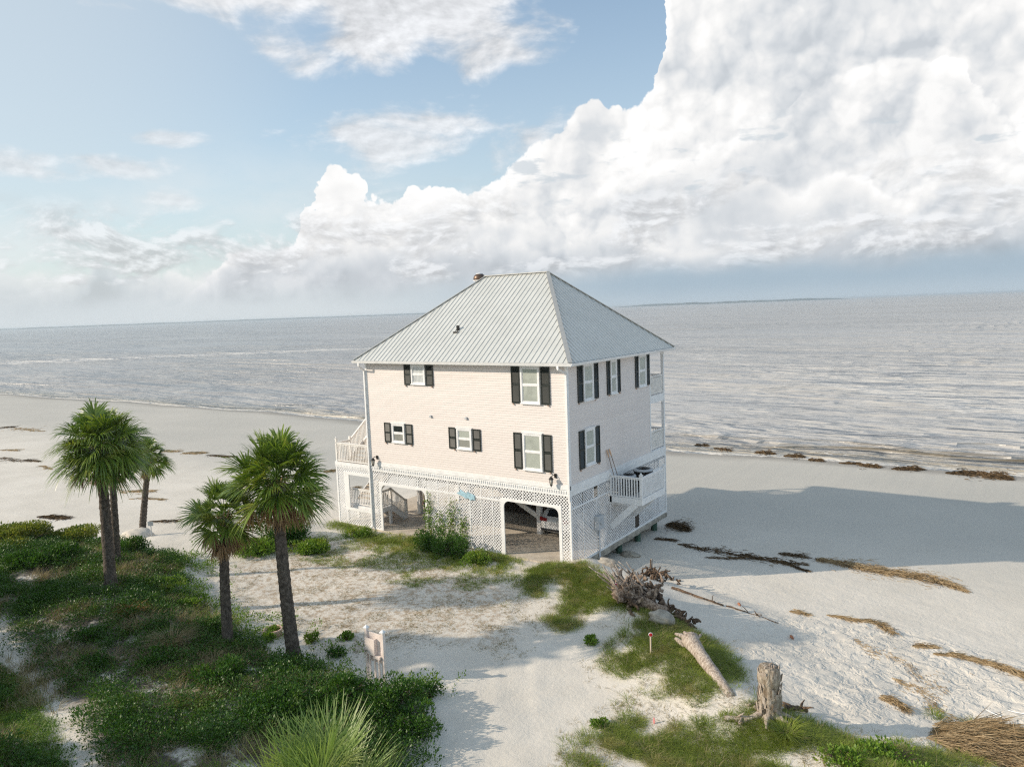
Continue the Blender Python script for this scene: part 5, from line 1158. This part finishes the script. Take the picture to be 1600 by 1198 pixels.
# vines climbing the lattice
for i, (x0, zt, lb) in enumerate([(-8.3, 2.95, 'leftmost vine climbing the front lattice beside the entry opening'), (-7.55, 1.9, 'short vine on the front lattice second from the left'), (-6.9, 2.75, 'tall vine in the middle of the front lattice left of the blue plaque'), (-6.1, 1.8, 'thin vine on the front lattice under the blue plaque')]):
    o = empty('climbing_vine', (x0, -0.05, 0), 0, lb, 'vine', 'vines climbing the front lattice'); m = MB(); r_ = random.Random(i+4); C = []
    for k in range(3):
        x = 0; P = []; z = -0.05
        while z < zt*(0.7+0.3*r_.random()): P.append((x, -0.02-0.03*r_.random(), z)); x += r_.uniform(-0.10, 0.10); z += 0.14
        m.tube(P, 0.008, 5); C += P
    m.build('stem', M['driftdark'], o); C = np.array(C); n = len(C)*15; K = g.integers(0, len(C), n); keep = g.random(n) < 1.1-0.75*C[K][:, 2]/zt; K = K[keep]; n = len(K)
    Cc = C[K]+np.stack([g.normal(size=n)*0.13, -np.abs(g.normal(size=n))*0.05, g.normal(size=n)*0.08], -1)
    V, F = leaves(Cc, nrm(np.stack([g.normal(size=n), -0.8+0*Cc[:, 0], g.normal(size=n)-0.3], -1)), 0.06+0.05*g.random(n), 0.05+0.03*g.random(n), g); mk('foliage', V, F, M['shrublight'], o)
def tuft1(p, L, n, mat, name, label, w=0.012):
    P = np.array(p)[None]; o = tufts(P, n, L, w, 0.16, mat, name, label, 'grass clump', 0.7, 0.75, None); o.data.transform(Matrix.Translation(-Vector(p))); o.location = p; tag(o, label, 'grass clump')
tuft1(px(268, 1012), 0.85, 420, 'drygrass', 'bunchgrass', 'large tan green clump of bunchgrass on the slope left of the short slim palm')
tuft1(px(205, 962), 0.62, 260, 'rust', 'bunchgrass', 'rust coloured grass clump right of the twin palm trunks')
tuft1(px(215, 985), 0.6, 240, 'drygrass', 'bunchgrass', 'dull green bunchgrass clump below the rust coloured one')
tuft1(px(335, 1040), 0.55, 240, 'drygrass', 'bunchgrass', 'tan grass clump downhill of the short slim palm')
tuft1(px(120, 905), 0.6, 200, 'straw', 'bunchgrass', 'dead straw coloured grass clump left of the twin palm trunks')
tuft1(px(1228, 1150), 0.55, 300, 'grass', 'bunchgrass', 'thick green grass clump in front of the tree stump')

# ---------------------------------------------------------------- driftwood
def gnarl(m, p, d, L, r0, r1, g_, wob=0.35, n=7, sides=7, grav=0.0):
    p = Vector(p); d = Vector(d).normalized(); P = [p.copy()]
    for i in range(n):
        d = (d+Vector((g_.uniform(-wob, wob), g_.uniform(-wob, wob), g_.uniform(-wob, wob)-grav))*0.6).normalized(); p = p+d*L/n; P.append(p.copy())
    m.tube(P, [r0+(r1-r0)*i/n for i in range(n+1)], sides, lump=0.22, seed=g_.randrange(9999)); return P
def up_(p, z=0.0): q = px(*p); q.z += z; return q
g_ = random.Random(5)
base = px(985, 935); o = empty('driftwood_root_mass', base, 0, 'large tangled grey brown root mass of a fallen tree at the house corner', 'driftwood')
Rw = Vector((R0[0], R0[1], 0)); Fw = Vector((Fv[0], Fv[1], 0)).normalized()
m = MB()
for i in range(34):      # long parallel spikes leaning up and left
    s_ = Rw*g_.uniform(-0.55, 0.7)+Fw*g_.uniform(-0.3, 0.6)
    gnarl(m, s_+Vector((0, 0, 0.05+g_.random()*0.35)), -Rw*g_.uniform(0.5, 1.0)+Fw*g_.uniform(0.0, 0.4)+Vector((0, 0, g_.uniform(0.6, 1.25))), g_.uniform(0.5, 1.35), g_.uniform(0.035, 0.07), 0.014, g_, 0.20, 6, 6)
m.build('root_spikes', M['drift'], o, True)
m = MB()
for i in range(80):
    s_ = Rw*g_.uniform(-0.45, 1.25)+Fw*g_.uniform(-0.9, 0.5)+Vector((0, 0, g_.uniform(0.0, 0.65)))
    gnarl(m, s_, (g_.uniform(-1, 1), g_.uniform(-1, 1), g_.uniform(-0.6, 0.7)), g_.uniform(0.3, 0.85), g_.uniform(0.05, 0.12), 0.035, g_, 0.95, 9, 7)
gnarl(m, -Rw*0.5+Vector((0, 0, .2)), Rw*0.9-Fw*1.0+Vector((0, 0, 0.1)), 2.2, 0.24, 0.15, g_, 0.12, 8, 10); m.build('roots', M['root'], o, True)
m = MB()
for i in range(26):
    s_ = Rw*g_.uniform(-0.3, 1.1)-Fw*g_.uniform(0.0, 1.1)+Vector((0, 0, g_.uniform(-0.1, 0.3)))
    gnarl(m, s_, (g_.uniform(-1, 1), g_.uniform(-1, 1), g_.uniform(-0.3, 0.5)), g_.uniform(0.4, 0.9), g_.uniform(0.07, 0.13), 0.035, g_, 0.9, 8, 7)
m.build('dark_roots', M['driftdark'], o, True)
def snag(p, label, n, L, mat, seed, r=(0.03, 0.07), zz=(0.0, 0.8), ext=0.5, dirv=None):
    q = px(*p); o = empty('driftwood', q, 0, label, 'driftwood', 'driftwood along the sandy ridge'); s = random.Random(seed); m = MB()
    for i in range(n):
        st = Vector((s.uniform(-ext, ext), s.uniform(-ext, ext), s.uniform(-0.05, 0.25)))
        if dirv is not None: st = Vector(dirv)*s.uniform(-1, 1)+st*0.35
        gnarl(m, st, (s.uniform(-1, 1), s.uniform(-1, 1), s.uniform(*zz)), s.uniform(0.3, 0.8)*L, s.uniform(*r), 0.022, s, 0.9, 8, 7)
    m.build('roots', M[mat], o, True); return o
snag((1022, 905), 'smaller dark root clump with a pale upright stub behind the large root mass', 40, 0.8, 'driftdark', 3, zz=(0.0, 1.0), ext=0.55)
m = MB(); s_ = up_((1016, 898)); 
o = empty('driftwood_stub', s_, 0, 'pale upright stub standing in the smaller dark root clump', 'driftwood', 'driftwood along the sandy ridge'); gnarl(m, (0, 0, -0.1), (0.05, 0, 1), 0.85, 0.09, 0.05, random.Random(2), 0.06, 6, 9); m.build('stub', M['drift'], o, True)
dv = (px(1080, 985)-px(1020, 950))*0.5
snag((1056, 966), 'blackened tangle sprawling down from the root mass past the pale rock', 46, 0.75, 'driftdark', 8, (0.05, 0.11), (-0.1, 0.5), 0.6, dv)
dv = (px(1068, 915)-px(1035, 895))*0.5
snag((1052, 905), 'thin dark branch trailing onto the beach behind the root clump', 12, 0.55, 'driftdark', 9, (0.03, 0.05), (-0.1, 0.3), 0.4, dv)
# pale lump of rock / marl under the roots
def rock(p, r, label, mat, seed, sq=(1, 1, .6), name='rock'):
    q = px(*p); import bmesh
    bm = bmesh.new(); bmesh.ops.create_icosphere(bm, subdivisions=4, radius=1.0); s = seed*3.1
    for v in bm.verts:
        n_ = float(fbm(np.array([v.co.x*1.3+s]), np.array([v.co.y*1.3+v.co.z*1.7]), 1.0, 4, seed)); v.co *= (0.72+0.6*n_)
        v.co = Vector((v.co.x*r*sq[0], v.co.y*r*sq[1], v.co.z*r*sq[2]))
    me = bpy.data.meshes.new(name); bm.to_mesh(me); bm.free(); me.materials.append(mat); o = bpy.data.objects.new(name, me); col.objects.link(o); o.location = q+Vector((0, 0, r*sq[2]*0.35))
    for f in me.polygons: f.use_smooth = True
    tag(o, label, 'rock'); return o
rock((1034, 972), 0.36, 'pale grey rock wedged under the root mass', M['slabedge'], 3, (1.3, 0.9, 0.75))
rock((215, 842), 0.9, 'bare pale sand lump among the bushes beside the twin palms', simple('lump_sand', (0.60, 0.55, 0.48), 0.9, 0.05), 5, (1.1, 0.9, 0.5), 'sand_lump')
rock((985, 868), 0.34, 'chunk of broken concrete hanging under the house slab', M['slabedge'], 6, (1.4, 0.9, 0.5), 'concrete_chunk')
rock((950, 882), 0.4, 'dark broken slab fragment under the house corner', M['slabedge'], 9, (1.3, 0.9, 0.5), 'concrete_chunk')
# the log
a = px(1078, 1018); b = px(1143, 1088); o = empty('driftwood_log', a, 0, 'smooth pale driftwood log with a forked knotty end lying in the grass', 'log'); d = b-a; d.z = 0; L = d.length; d.normalize()
z0 = 0.28; m = MB(); P = [Vector((0, 0, 0))+d*(L*i/14)+Vector((0, 0, z0*(1-i/14)+0.12)) for i in range(15)]
m.tube(P, [0.29, 0.25, 0.23, 0.21, 0.20, 0.195, 0.19, 0.185, 0.18, 0.175, 0.17, 0.165, 0.16, 0.15, 0.13], 16, lump=0.05, seed=4); m.build('trunk', M['drift'], o, True)
m = MB(); s_ = random.Random(12); sd_ = Vector((-d.y, d.x, 0))
for i in range(8):
    gnarl(m, -d*0.02+sd_*s_.uniform(-0.22, 0.22)+Vector((0, 0, z0+0.14+s_.uniform(-0.2, 0.2))), -d*0.8+sd_*s_.uniform(-0.9, 0.9)+Vector((0, 0, s_.uniform(-0.2, 0.9))), s_.uniform(0.2, 0.5), s_.uniform(0.07, 0.13), 0.04, s_, 0.4, 5, 8)
m.build('knotted_end', M['drift'], o, True)
a = px(1056, 1003); b = px(1072, 1016); m = MB(); m.tube([(0, 0, 0.12), (b-a)*0.5+Vector((0, 0, 0.12)), (b-a)+Vector((0, 0, 0.1))], [0.07, 0.09, 0.08], 9, lump=0.1)
o = m.build('driftwood_piece', M['drift'], None, True); o.location = a; tag(o, 'short pale stick of driftwood just above the forked end of the log', 'driftwood')
# stump
p = px(1203, 1118); o = empty('tree_stump', p, 0, 'standing dead tree stump with peeling bark at the edge of the grass', 'stump'); m = MB(); P = []; Rr = []
for i in range(30):
    t = i/29; P.append((0.02*math.sin(t*5), 0.02*math.cos(t*4), -0.25+t*1.62)); Rr.append(0.275+0.22*max(0, 1-t*3.2)**1.6+0.02*math.sin(t*17))
m.tube(P, Rr, 22, lump=0.055, seed=9); m.build('trunk', M['stump'], o, True)
m = MB(); s_ = random.Random(3)
for i in range(46):
    a_ = s_.random()*6.28; z = s_.uniform(0.1, 1.15); r0 = 0.285+0.16*max(0, 1-(z+0.25)/0.6); c, q = math.cos(a_), math.sin(a_); L_ = s_.uniform(0.12, 0.4); w_ = s_.uniform(0.03, 0.07)
    m.add([(c*r0-q*w_, q*r0+c*w_, z), (c*r0+q*w_, q*r0-c*w_, z), (c*(r0+.04)+q*w_*.6, q*(r0+.04)-c*w_*.6, z+L_), (c*(r0+.03)-q*w_*.8, q*(r0+.03)+c*w_*.8, z+L_*0.9), (c*(r0-.03), q*(r0-.03), z+L_*0.5)], [[0, 1, 2, 3], [0, 4, 1], [1, 4, 2], [3, 2, 4], [0, 3, 4]])
m.build('peeling_bark', M['drift'], o)
m = MB()
for i in range(26):
    a_ = s_.random()*6.28; q = s_.random()*0.24; m.tube([(q*math.cos(a_), q*math.sin(a_), 1.32), (q*math.cos(a_), q*math.sin(a_), 1.37+s_.random()*0.08)], [0.03, 0.01], 5)
m.build('splintered_top', M['drift'], o)
m = MB()
for i in range(7):
    a_ = i*0.9+0.3; gnarl(m, (0.2*math.cos(a_), 0.2*math.sin(a_), 0.12), (math.cos(a_), math.sin(a_), -0.25), s_.uniform(0.4, 0.8), 0.10, 0.03, s_, 0.25, 5, 8)
m.build('root', M['drift'], o, True)
def lying(pa, pb, r, label, mat, name='driftwood_branch', nb=2):
    a, b = px(*pa), px(*pb); o = empty(name, a, 0, label, 'driftwood', 'driftwood beside the stump'); m = MB(); s = random.Random(int(pa[0])); n = 8; d = b-a
    m.tube([d*(i/n)+Vector((s.uniform(-.04, .04), s.uniform(-.04, .04), r*0.6+s.uniform(0, .04))) for i in range(n+1)], [r*(1-0.4*i/n)*s.uniform(.85, 1.15) for i in range(n+1)], 9, lump=0.15, seed=7)
    for k in range(nb): gnarl(m, d*s.uniform(.3, .8)+Vector((0, 0, r)), (s.uniform(-1, 1), s.uniform(-1, 1), 0.4), 0.35, r*0.5, 0.012, s, 0.4, 4, 6)
    m.build('branch', M[mat], o, True)
lying((1132, 1130), (1186, 1124), 0.085, 'grey driftwood branch lying in the grass left of the stump', 'drift')
lying((1222, 1110), (1263, 1114), 0.10, 'dark driftwood branch lying on the sand right of the stump', 'driftdark', nb=4)
lying((1168, 1105), (1196, 1098), 0.05, 'short broken branch just behind the stump', 'drift')
lying((60, 975), (135, 935), 0.035, 'thin bare dead branch lying on the left slope', 'drift', nb=7); lying((45, 965), (55, 915), 0.03, 'second bare dead branch nearer the left edge', 'drift', nb=5)
lying((1050, 920), (1130, 948), 0.05, 'long thin branch half buried in sand running right from the roots', 'driftdark'); lying((1135, 948), (1215, 975), 0.03, 'thin twiggy branch continuing down the sand slope', 'driftdark', nb=6)
def chip(p, label):
    m = MB(); m.tube([(-0.14, 0, 0.04), (0, 0.01, 0.06), (0.14, 0, 0.03)], [0.03, 0.055, 0.025], 8); o = m.build('bark_chip', M['redbrown'], None, True); o.location = px(*p); o.rotation_euler = (0, 0, 2.2); tag(o, label, 'bark')
chip((1237, 998), 'small red brown piece of bark alone on the sand'); chip((1155, 945), 'red brown piece of bark beside the thin buried branch')

# ---------------------------------------------------------------- seaweed and straw wrack
def wrack(pl, width, n, label, mat='straw', L=0.35, hgt=0.07, taper=True, name='wrack_line', group='straw lines on the beach', sw=0.016, kind=None):
    P = [px(*p) for p in pl]; seg = [(P[i+1]-P[i]).length for i in range(len(P)-1)]; tot = sum(seg); t = g.random(n)*tot; C = []; D = []
    for tt in t:
        i = 0; u = tt
        while i < len(seg)-1 and u > seg[i]: u -= seg[i]; i += 1
        d = (P[i+1]-P[i]).normalized(); e = min(1, 3.5*min(tt, tot-tt)/tot+0.25) if taper else 1
        vn_ = float(vnoise(np.array([tt*1.7]), np.array([tot]), 1.0, 3)); e *= 0.25+1.3*vn_; off = g.normal()*width*0.45*e*(2.6 if g.random() < 0.14 else 1)+width*0.9*(float(vnoise(np.array([tt*0.9+40]), np.array([tot]), 1.0, 7))-0.5)
        c = P[i]+d*u+Vector((-d.y, d.x, 0))*off; C.append((c.x, c.y, abs(g.normal())*hgt*e)); a = math.atan2(d.y, d.x)+g.normal()*0.45; D.append((math.cos(a), math.sin(a), g.normal()*0.10))
    C = np.array(C); C[:, 2] += height(C[:, 0], C[:, 1])+0.012; V, F = blades(C, nrm(np.array(D)), L*(0.4+0.9*g.random(n)), sw, g, 0.25)
    o = mk(name, V-np.array(P[0]), F, M[mat]); o.location = P[0]; tag(o, label, 'wrack', None if kind else group, kind)
wrack([(1215, 866), (1260, 872)], 0.3, 260, 'short dark seaweed strip in the house shadow left of the longest straw line', 'strawdark')
wrack([(1278, 873), (1325, 885), (1400, 897), (1460, 908), (1508, 923)], 0.40, 2400, 'longest straw wrack line, crossing the edge of the house shadow', 'straw', hgt=0.10)
wrack([(1275, 872), (1320, 884), (1420, 900), (1500, 921)], 0.34, 700, 'dark wet strands lying in the longest straw line', 'strawdark')
wrack([(1290, 962), (1335, 971), (1378, 975), (1397, 992)], 0.24, 650, 'brown straw wrack line hooking down at its right end, mid beach', 'straw')
wrack([(1458, 1024), (1500, 1028), (1550, 1040), (1605, 1060)], 0.27, 1500, 'thick straw wrack line running off the right edge of the picture', 'straw', hgt=0.10)
wrack([(1425, 1010), (1462, 1013)], 0.16, 200, 'small straw streak just above the thick line at the right edge', 'straw')
wrack([(1372, 1092), (1395, 1096), (1412, 1110)], 0.22, 420, 'small tan straw clump right of the stump', 'straw', L=0.3)
wrack([(1232, 956), (1262, 962)], 0.12, 120, 'tiny brown streak above the trampled sand', 'straw')
wrack([(1060, 850), (1110, 862), (1160, 868), (1225, 880), (1262, 893)], 0.28, 520, 'long dark seaweed line in the house shadow', 'strawdark', sw=0.03)
wrack([(1100, 872), (1180, 874), (1260, 884)], 0.16, 280, 'thin dark seaweed streak under the long shadowed line', 'strawdark', sw=0.025)
wrack([(1040, 822), (1055, 824), (1072, 830)], 0.5, 1500, 'heap of dark seaweed beside the far corner of the house', 'strawdark', hgt=0.22)
wrack([(1020, 843), (1055, 846)], 0.2, 200, 'dark strands around the foot of the house piling', 'strawdark')
wrack([(1330, 1000), (1400, 1030), (1470, 1085)], 0.5, 260, 'sparse scattered twigs over the trampled sand', 'straw', L=0.25, hgt=0.01, name='scattered_twigs', kind='stuff')
wrack([(1390, 1060), (1450, 1090), (1490, 1130)], 0.7, 260, 'sparse dry stalks leading towards the dead reed heap', 'straw', L=0.3, hgt=0.01, name='scattered_stalks', kind='stuff')
for i, (pl, w, n, lb) in enumerate([([(1083, 698), (1105, 698)], .5, 500, 'first dark seaweed heap at the waterline, closest to the house porch'), ([(1112, 701), (1142, 706)], .5, 700, 'second seaweed heap at the waterline right of the porch'),
        ([(1178, 708), (1208, 710)], .5, 600, 'third seaweed heap along the waterline'), ([(1224, 713), (1252, 715)], .4, 500, 'fourth seaweed heap along the waterline'), ([(1262, 719), (1282, 721)], .35, 300, 'smallest seaweed heap at the waterline'),
        ([(1310, 724), (1340, 726), (1374, 730)], .6, 1000, 'long low seaweed heap at the waterline, sixth from the house'), ([(1392, 733), (1440, 734)], .4, 600, 'narrow seaweed heap at the waterline, second from the right'), ([(1478, 740), (1515, 740), (1576, 750)], .8, 1800, 'largest seaweed heap at the waterline near the right edge')]):
    wrack(pl, w, n, lb, 'strawdark', L=0.4, hgt=0.13, group='seaweed heaps at the waterline', name='seaweed_heap', sw=0.035)
for i, (pl, w, n, lb) in enumerate([([(0, 668), (18, 668)], 1.3, 500, 'dark wrack strip farthest out at the left edge'), ([(22, 669), (68, 674)], 1.5, 900, 'dark wrack strip in the upper left of the beach left of the palms'), ([(0, 703), (30, 704)], .9, 400, 'small dark wrack strip at the left edge below the longer one'),
        ([(0, 715), (30, 720), (64, 721)], 1.0, 800, 'double wrack strip left of the tall palm crown'), ([(60, 728), (82, 733)], .8, 300, 'wrack patch just left of the tall palm crown'), ([(110, 745), (150, 755), (195, 770)], 1.0, 700, 'broken wrack line passing behind the tall left palms'),
        ([(58, 807), (105, 810)], .9, 1500, 'tan straw heap on the sand just above the yellow bushes'), ([(255, 704), (278, 706)], .9, 400, 'brown wrack strip between the small palm and the tall leaning one'), ([(285, 708), (318, 708)], 1.0, 800, 'darkest wrack strip in the middle of the left beach'),
        ([(320, 712), (365, 714)], .9, 600, 'wrack strip just left of the tall leaning palm crown'), ([(200, 767), (240, 768)], .8, 400, 'short wrack strip crossing behind the small palm trunk'), ([(200, 780), (260, 780)], .6, 300, 'thin brown line across the sand behind the small palm trunk'),
        ([(232, 815), (275, 815)], .4, 300, 'thin brown line near the little grey sign'), ([(505, 738), (522, 736)], .9, 500, 'wrack strip touching the left side of the house deck'), ([(545, 765), (558, 763)], .4, 300, 'wrack strip seen through the lattice opening')]):
    wrack(pl, w*0.55, int(n*0.34), lb, 'strawdark' if i % 3 == 0 else 'straw', L=0.6, hgt=0.04, name='wrack_line', group='wrack strips on the left beach', sw=0.03)
# heap of dead reeds, bottom right
c = px(1560, 1165); n = 3400; P = c+Vector((0, 0, 0)); a = g.random(n)*6.28; q = np.sqrt(g.random(n))
Rn, Fn = np.array(R0), np.array([Fv[0], Fv[1], 0])
C = np.array(c)+np.outer(q*np.cos(a)*1.7*(0.75+0.5*fbm(np.cos(a)*2, np.sin(a)*2, 1, 3, 71)), Rn)+np.outer(q*np.sin(a)*1.25*(0.75+0.5*fbm(np.cos(a)*2, np.sin(a)*2, 1, 3, 72)), Fn); C[:, 2] = height(C[:, 0], C[:, 1])+0.55*(1-q**2)*g.random(n)
dd = nrm(Rn*1.0-Fn*0.9); D = nrm(dd+g.normal(size=(n, 3))*0.42); D[:, 2] = np.abs(g.normal(size=n))*0.25; D = nrm(D)
V, F = blades(C, D, 0.35+0.6*g.random(n), 0.016, g, 0.15); o = mk('dead_reed_heap', V-np.array(c), F, M['straw']); o.location = c; tag(o, 'thick heap of dead brown reeds in the bottom right corner', 'reeds')
n = 2600; q = np.sqrt(g.random(n)); a = g.random(n)*6.28; C = np.array(c)+np.outer(q*np.cos(a)*1.6, Rn)+np.outer(q*np.sin(a)*1.1, Fn); C[:, 2] = height(C[:, 0], C[:, 1])+0.3*(1-q**2)*g.random(n)
V, F = blades(C, nrm(dd+g.normal(size=(n, 3))*0.35), 0.3+0.5*g.random(n), 0.018, g, 0.15); mk('inner_reeds', V-np.array(c), F, M['strawdark'], o)
tuft1(px(1522, 1140), 0.4, 160, 'grass', 'bunchgrass', 'green grass clump at the left foot of the dead reed heap')
tuft1(px(1462, 1120), 0.3, 90, 'grass', 'bunchgrass', 'small green grass clump on the sand left of the dead reed heap')

# ---------------------------------------------------------------- small objects
def board_stand():
    b = px(577, 1060); x0 = b.x; y0 = b.y; z = gz(x0, y0); o = empty('outdoor_shower_stand', (x0, y0, z), 0, 'pink boarded outdoor shower stand with two white capped posts', 'shower stand')
    h = at(577, 992, depth(b)-0.6).z-z; Wd = 0.72; h = max(1.6, min(2.2, h)); print('stand', h)
    m = MB()
    for i in range(7): m.box(0.04, -0.005+0.004*(i % 2), h-0.98+i*0.135, Wd-0.04, 0.02, h-0.98+(i+1)*0.135-0.004)
    m.build('board', M['pinkboard'], o)
    for x in (0, Wd):
        m = MB(); m.box(x-0.05, -0.055, -0.3, x+0.05, 0.045, h+0.05); p_ = m.build('post', M['pinkboard'], o)
        m = MB(); m.box(x-0.075, -0.08, h+0.05, x+0.075, 0.07, h+0.09); m.add([(x-0.06, -0.065, h+0.09), (x+0.06, -0.065, h+0.09), (x+0.06, 0.055, h+0.09), (x-0.06, 0.055, h+0.09), (x, 0, h+0.16)], [[0, 1, 4], [1, 2, 4], [2, 3, 4], [3, 0, 4]]); m.build('cap', M['white'], p_)
    m = MB(); m.box(0.03, -0.13, h-0.72, 0.44, -0.10, h-0.20); m.box(0.03, -0.10, h-0.72, 0.06, -0.01, h-0.20); m.box(0.41, -0.10, h-0.72, 0.44, -0.01, h-0.20); m.build('front_panel', M['pinkboard'], o)
    m = MB(); m.box(0.46, -0.13, h-0.80, 0.66, -0.02, h-0.72); m.build('shelf', M['pinkboard'], o)
    for x in (0.08, 0.20, 0.42, 0.60):
        m = MB(); m.box(x-0.025, -0.13, -0.3, x+0.025, -0.08, h-0.73 if x < .5 else h-.81); m.build('leg', M['pinkboard'], o)
    m = MB(); m.tube([(0.12, -0.12, h-0.62), (0.12, -0.22, h-0.62), (0.12, -0.24, h-0.70)], 0.022, 8); m.tube([(0.12, -0.19, h-0.62), (0.12, -0.19, h-0.56)], 0.035, 8); m.build('tap', simple('tap_metal', (0.45, 0.42, 0.38), 0.3, metal=0.8), o)
board_stand()
def stake(p, h, label, red, r=0.02, disc=0.055):
    b = px(*p); o = empty('marker_stake', b, 0, label, 'stake', 'marker stakes on the ridge'); m = MB(); m.box(-r, -r, -0.2, r, r, h); m.build('post', simple('pale_stake', (0.55, 0.45, 0.36), 0.7), o)
    n = -Vector((Fv[0], Fv[1], 0)).normalized(); m = MB(); m.tube([Vector((0, 0, h))+n*0.01, Vector((0, 0, h))+n*0.035], disc*1.25, 16); m.build('reflector_rim', M['white'], o)
    m = MB(); m.tube([Vector((0, 0, h))+n*0.036, Vector((0, 0, h))+n*0.045], disc, 16); m.build('reflector', simple('red_reflector', red, 0.3), o)
stake((1017, 1023), 0.66, 'thin stake with a round red reflector standing in the ridge grass', (0.62, 0.02, 0.03))
stake((963, 942), 0.72, 'thin stake with a dark pink marker beside the root mass', (0.42, 0.03, 0.12), 0.01, 0.035)
m = MB(); m.box(-0.02, -0.01, -0.1, 0.02, 0.01, 0.17); m.box(-0.03, -0.014, 0.04, 0.03, 0.014, 0.10); o = m.build('survey_marker', simple('pink_marker', (0.75, 0.30, 0.30), 0.6)); o.location = px(1022, 1130); tag(o, 'tiny pink and white survey marker in the grass near the bottom edge', 'marker')
def ring():
    b = px(427, 992); o = empty('planter_ring', b, 0, 'pale round ring planter with plants inside, left of the tall leaning palm', 'planter'); m = MB(); n = 28; R_o = 0.31
    m.lathe((0, 0, 0), [(R_o, -0.1), (R_o+.01, 0.2), (R_o+0.04, 0.22), (R_o+.04, 0.25), (R_o-0.01, 0.26), (R_o-0.03, 0.2), (R_o-0.035, 0.05), (0.01, 0.05)], n); m.build('rim', simple('terracotta_pale', (0.72, 0.50, 0.38), 0.7, 0.08), o, True)
    V, F = bush_mesh(0.26, 0.30, 500, 0.07, 8); V[:, 2] += 0.04; mk('foliage', V, F, M['shrublight'], o)
ring()
b = px(237, 838); o = empty('small_sign', b, 0, 'small blank grey sign on a thin stake beside the small palm', 'sign'); m = MB(); m.box(-0.02, -0.02, -0.2, 0.02, 0.02, 0.75); m.build('post', M['meter'], o)
m = MB(); n = R0; m.add([(-0.14*n[0]+k*.02, -0.14*n[1]-k*.02, z) for k in (0, 1) for z in (0.58, 0.80)]+[(0.14*n[0]+k*.02, 0.14*n[1]-k*.02, z) for k in (0, 1) for z in (0.58, 0.80)], [[0, 1, 5, 4], [2, 6, 7, 3], [0, 4, 6, 2], [1, 3, 7, 5], [0, 2, 3, 1], [4, 5, 7, 6]]); m.build('sign_board', M['meter'], o)
# rope strung over the dead reeds
def rope(pa, pb, za, zb, label):
    a = up_(pa, za); b = up_(pb, zb); m = MB(); P = [a.lerp(b, i/16)+Vector((0, 0, -0.12*math.sin(math.pi*i/16))) for i in range(17)]; m.tube([p-a for p in P], 0.014, 6); o = m.build('rope', M['white'], None, True); o.location = a; tag(o, label, 'rope', 'ropes over the reed heap')
rope((1540, 1112), (1640, 1172), 0.05, 0.65, 'white rope stretched over the dead reed heap to the right edge'); rope((1575, 1112), (1640, 1135), 0.05, 0.5, 'shorter white rope farther back behind the dead reed heap')

# ---------------------------------------------------------------- sea air
m = MB(); m.box(-47000, -5000, -8, 47000, 62000, 15.5); hm = bpy.data.materials.new('sea_haze'); hm.use_nodes = True; hn = hm.node_tree; hn.nodes.clear()
ho = hn.nodes.new('ShaderNodeOutputMaterial'); hv = hn.nodes.new('ShaderNodeVolumePrincipled'); hv.inputs['Color'].default_value = (0.80, 0.91, 1.0, 1); hv.inputs['Density'].default_value = 0.00014; hv.inputs['Anisotropy'].default_value = 0.2
hn.links.new(hv.outputs[0], ho.inputs['Volume']); hz = m.build('haze', hm); tag(hz, 'thin sea haze over the water', 'haze', kind='stuff')
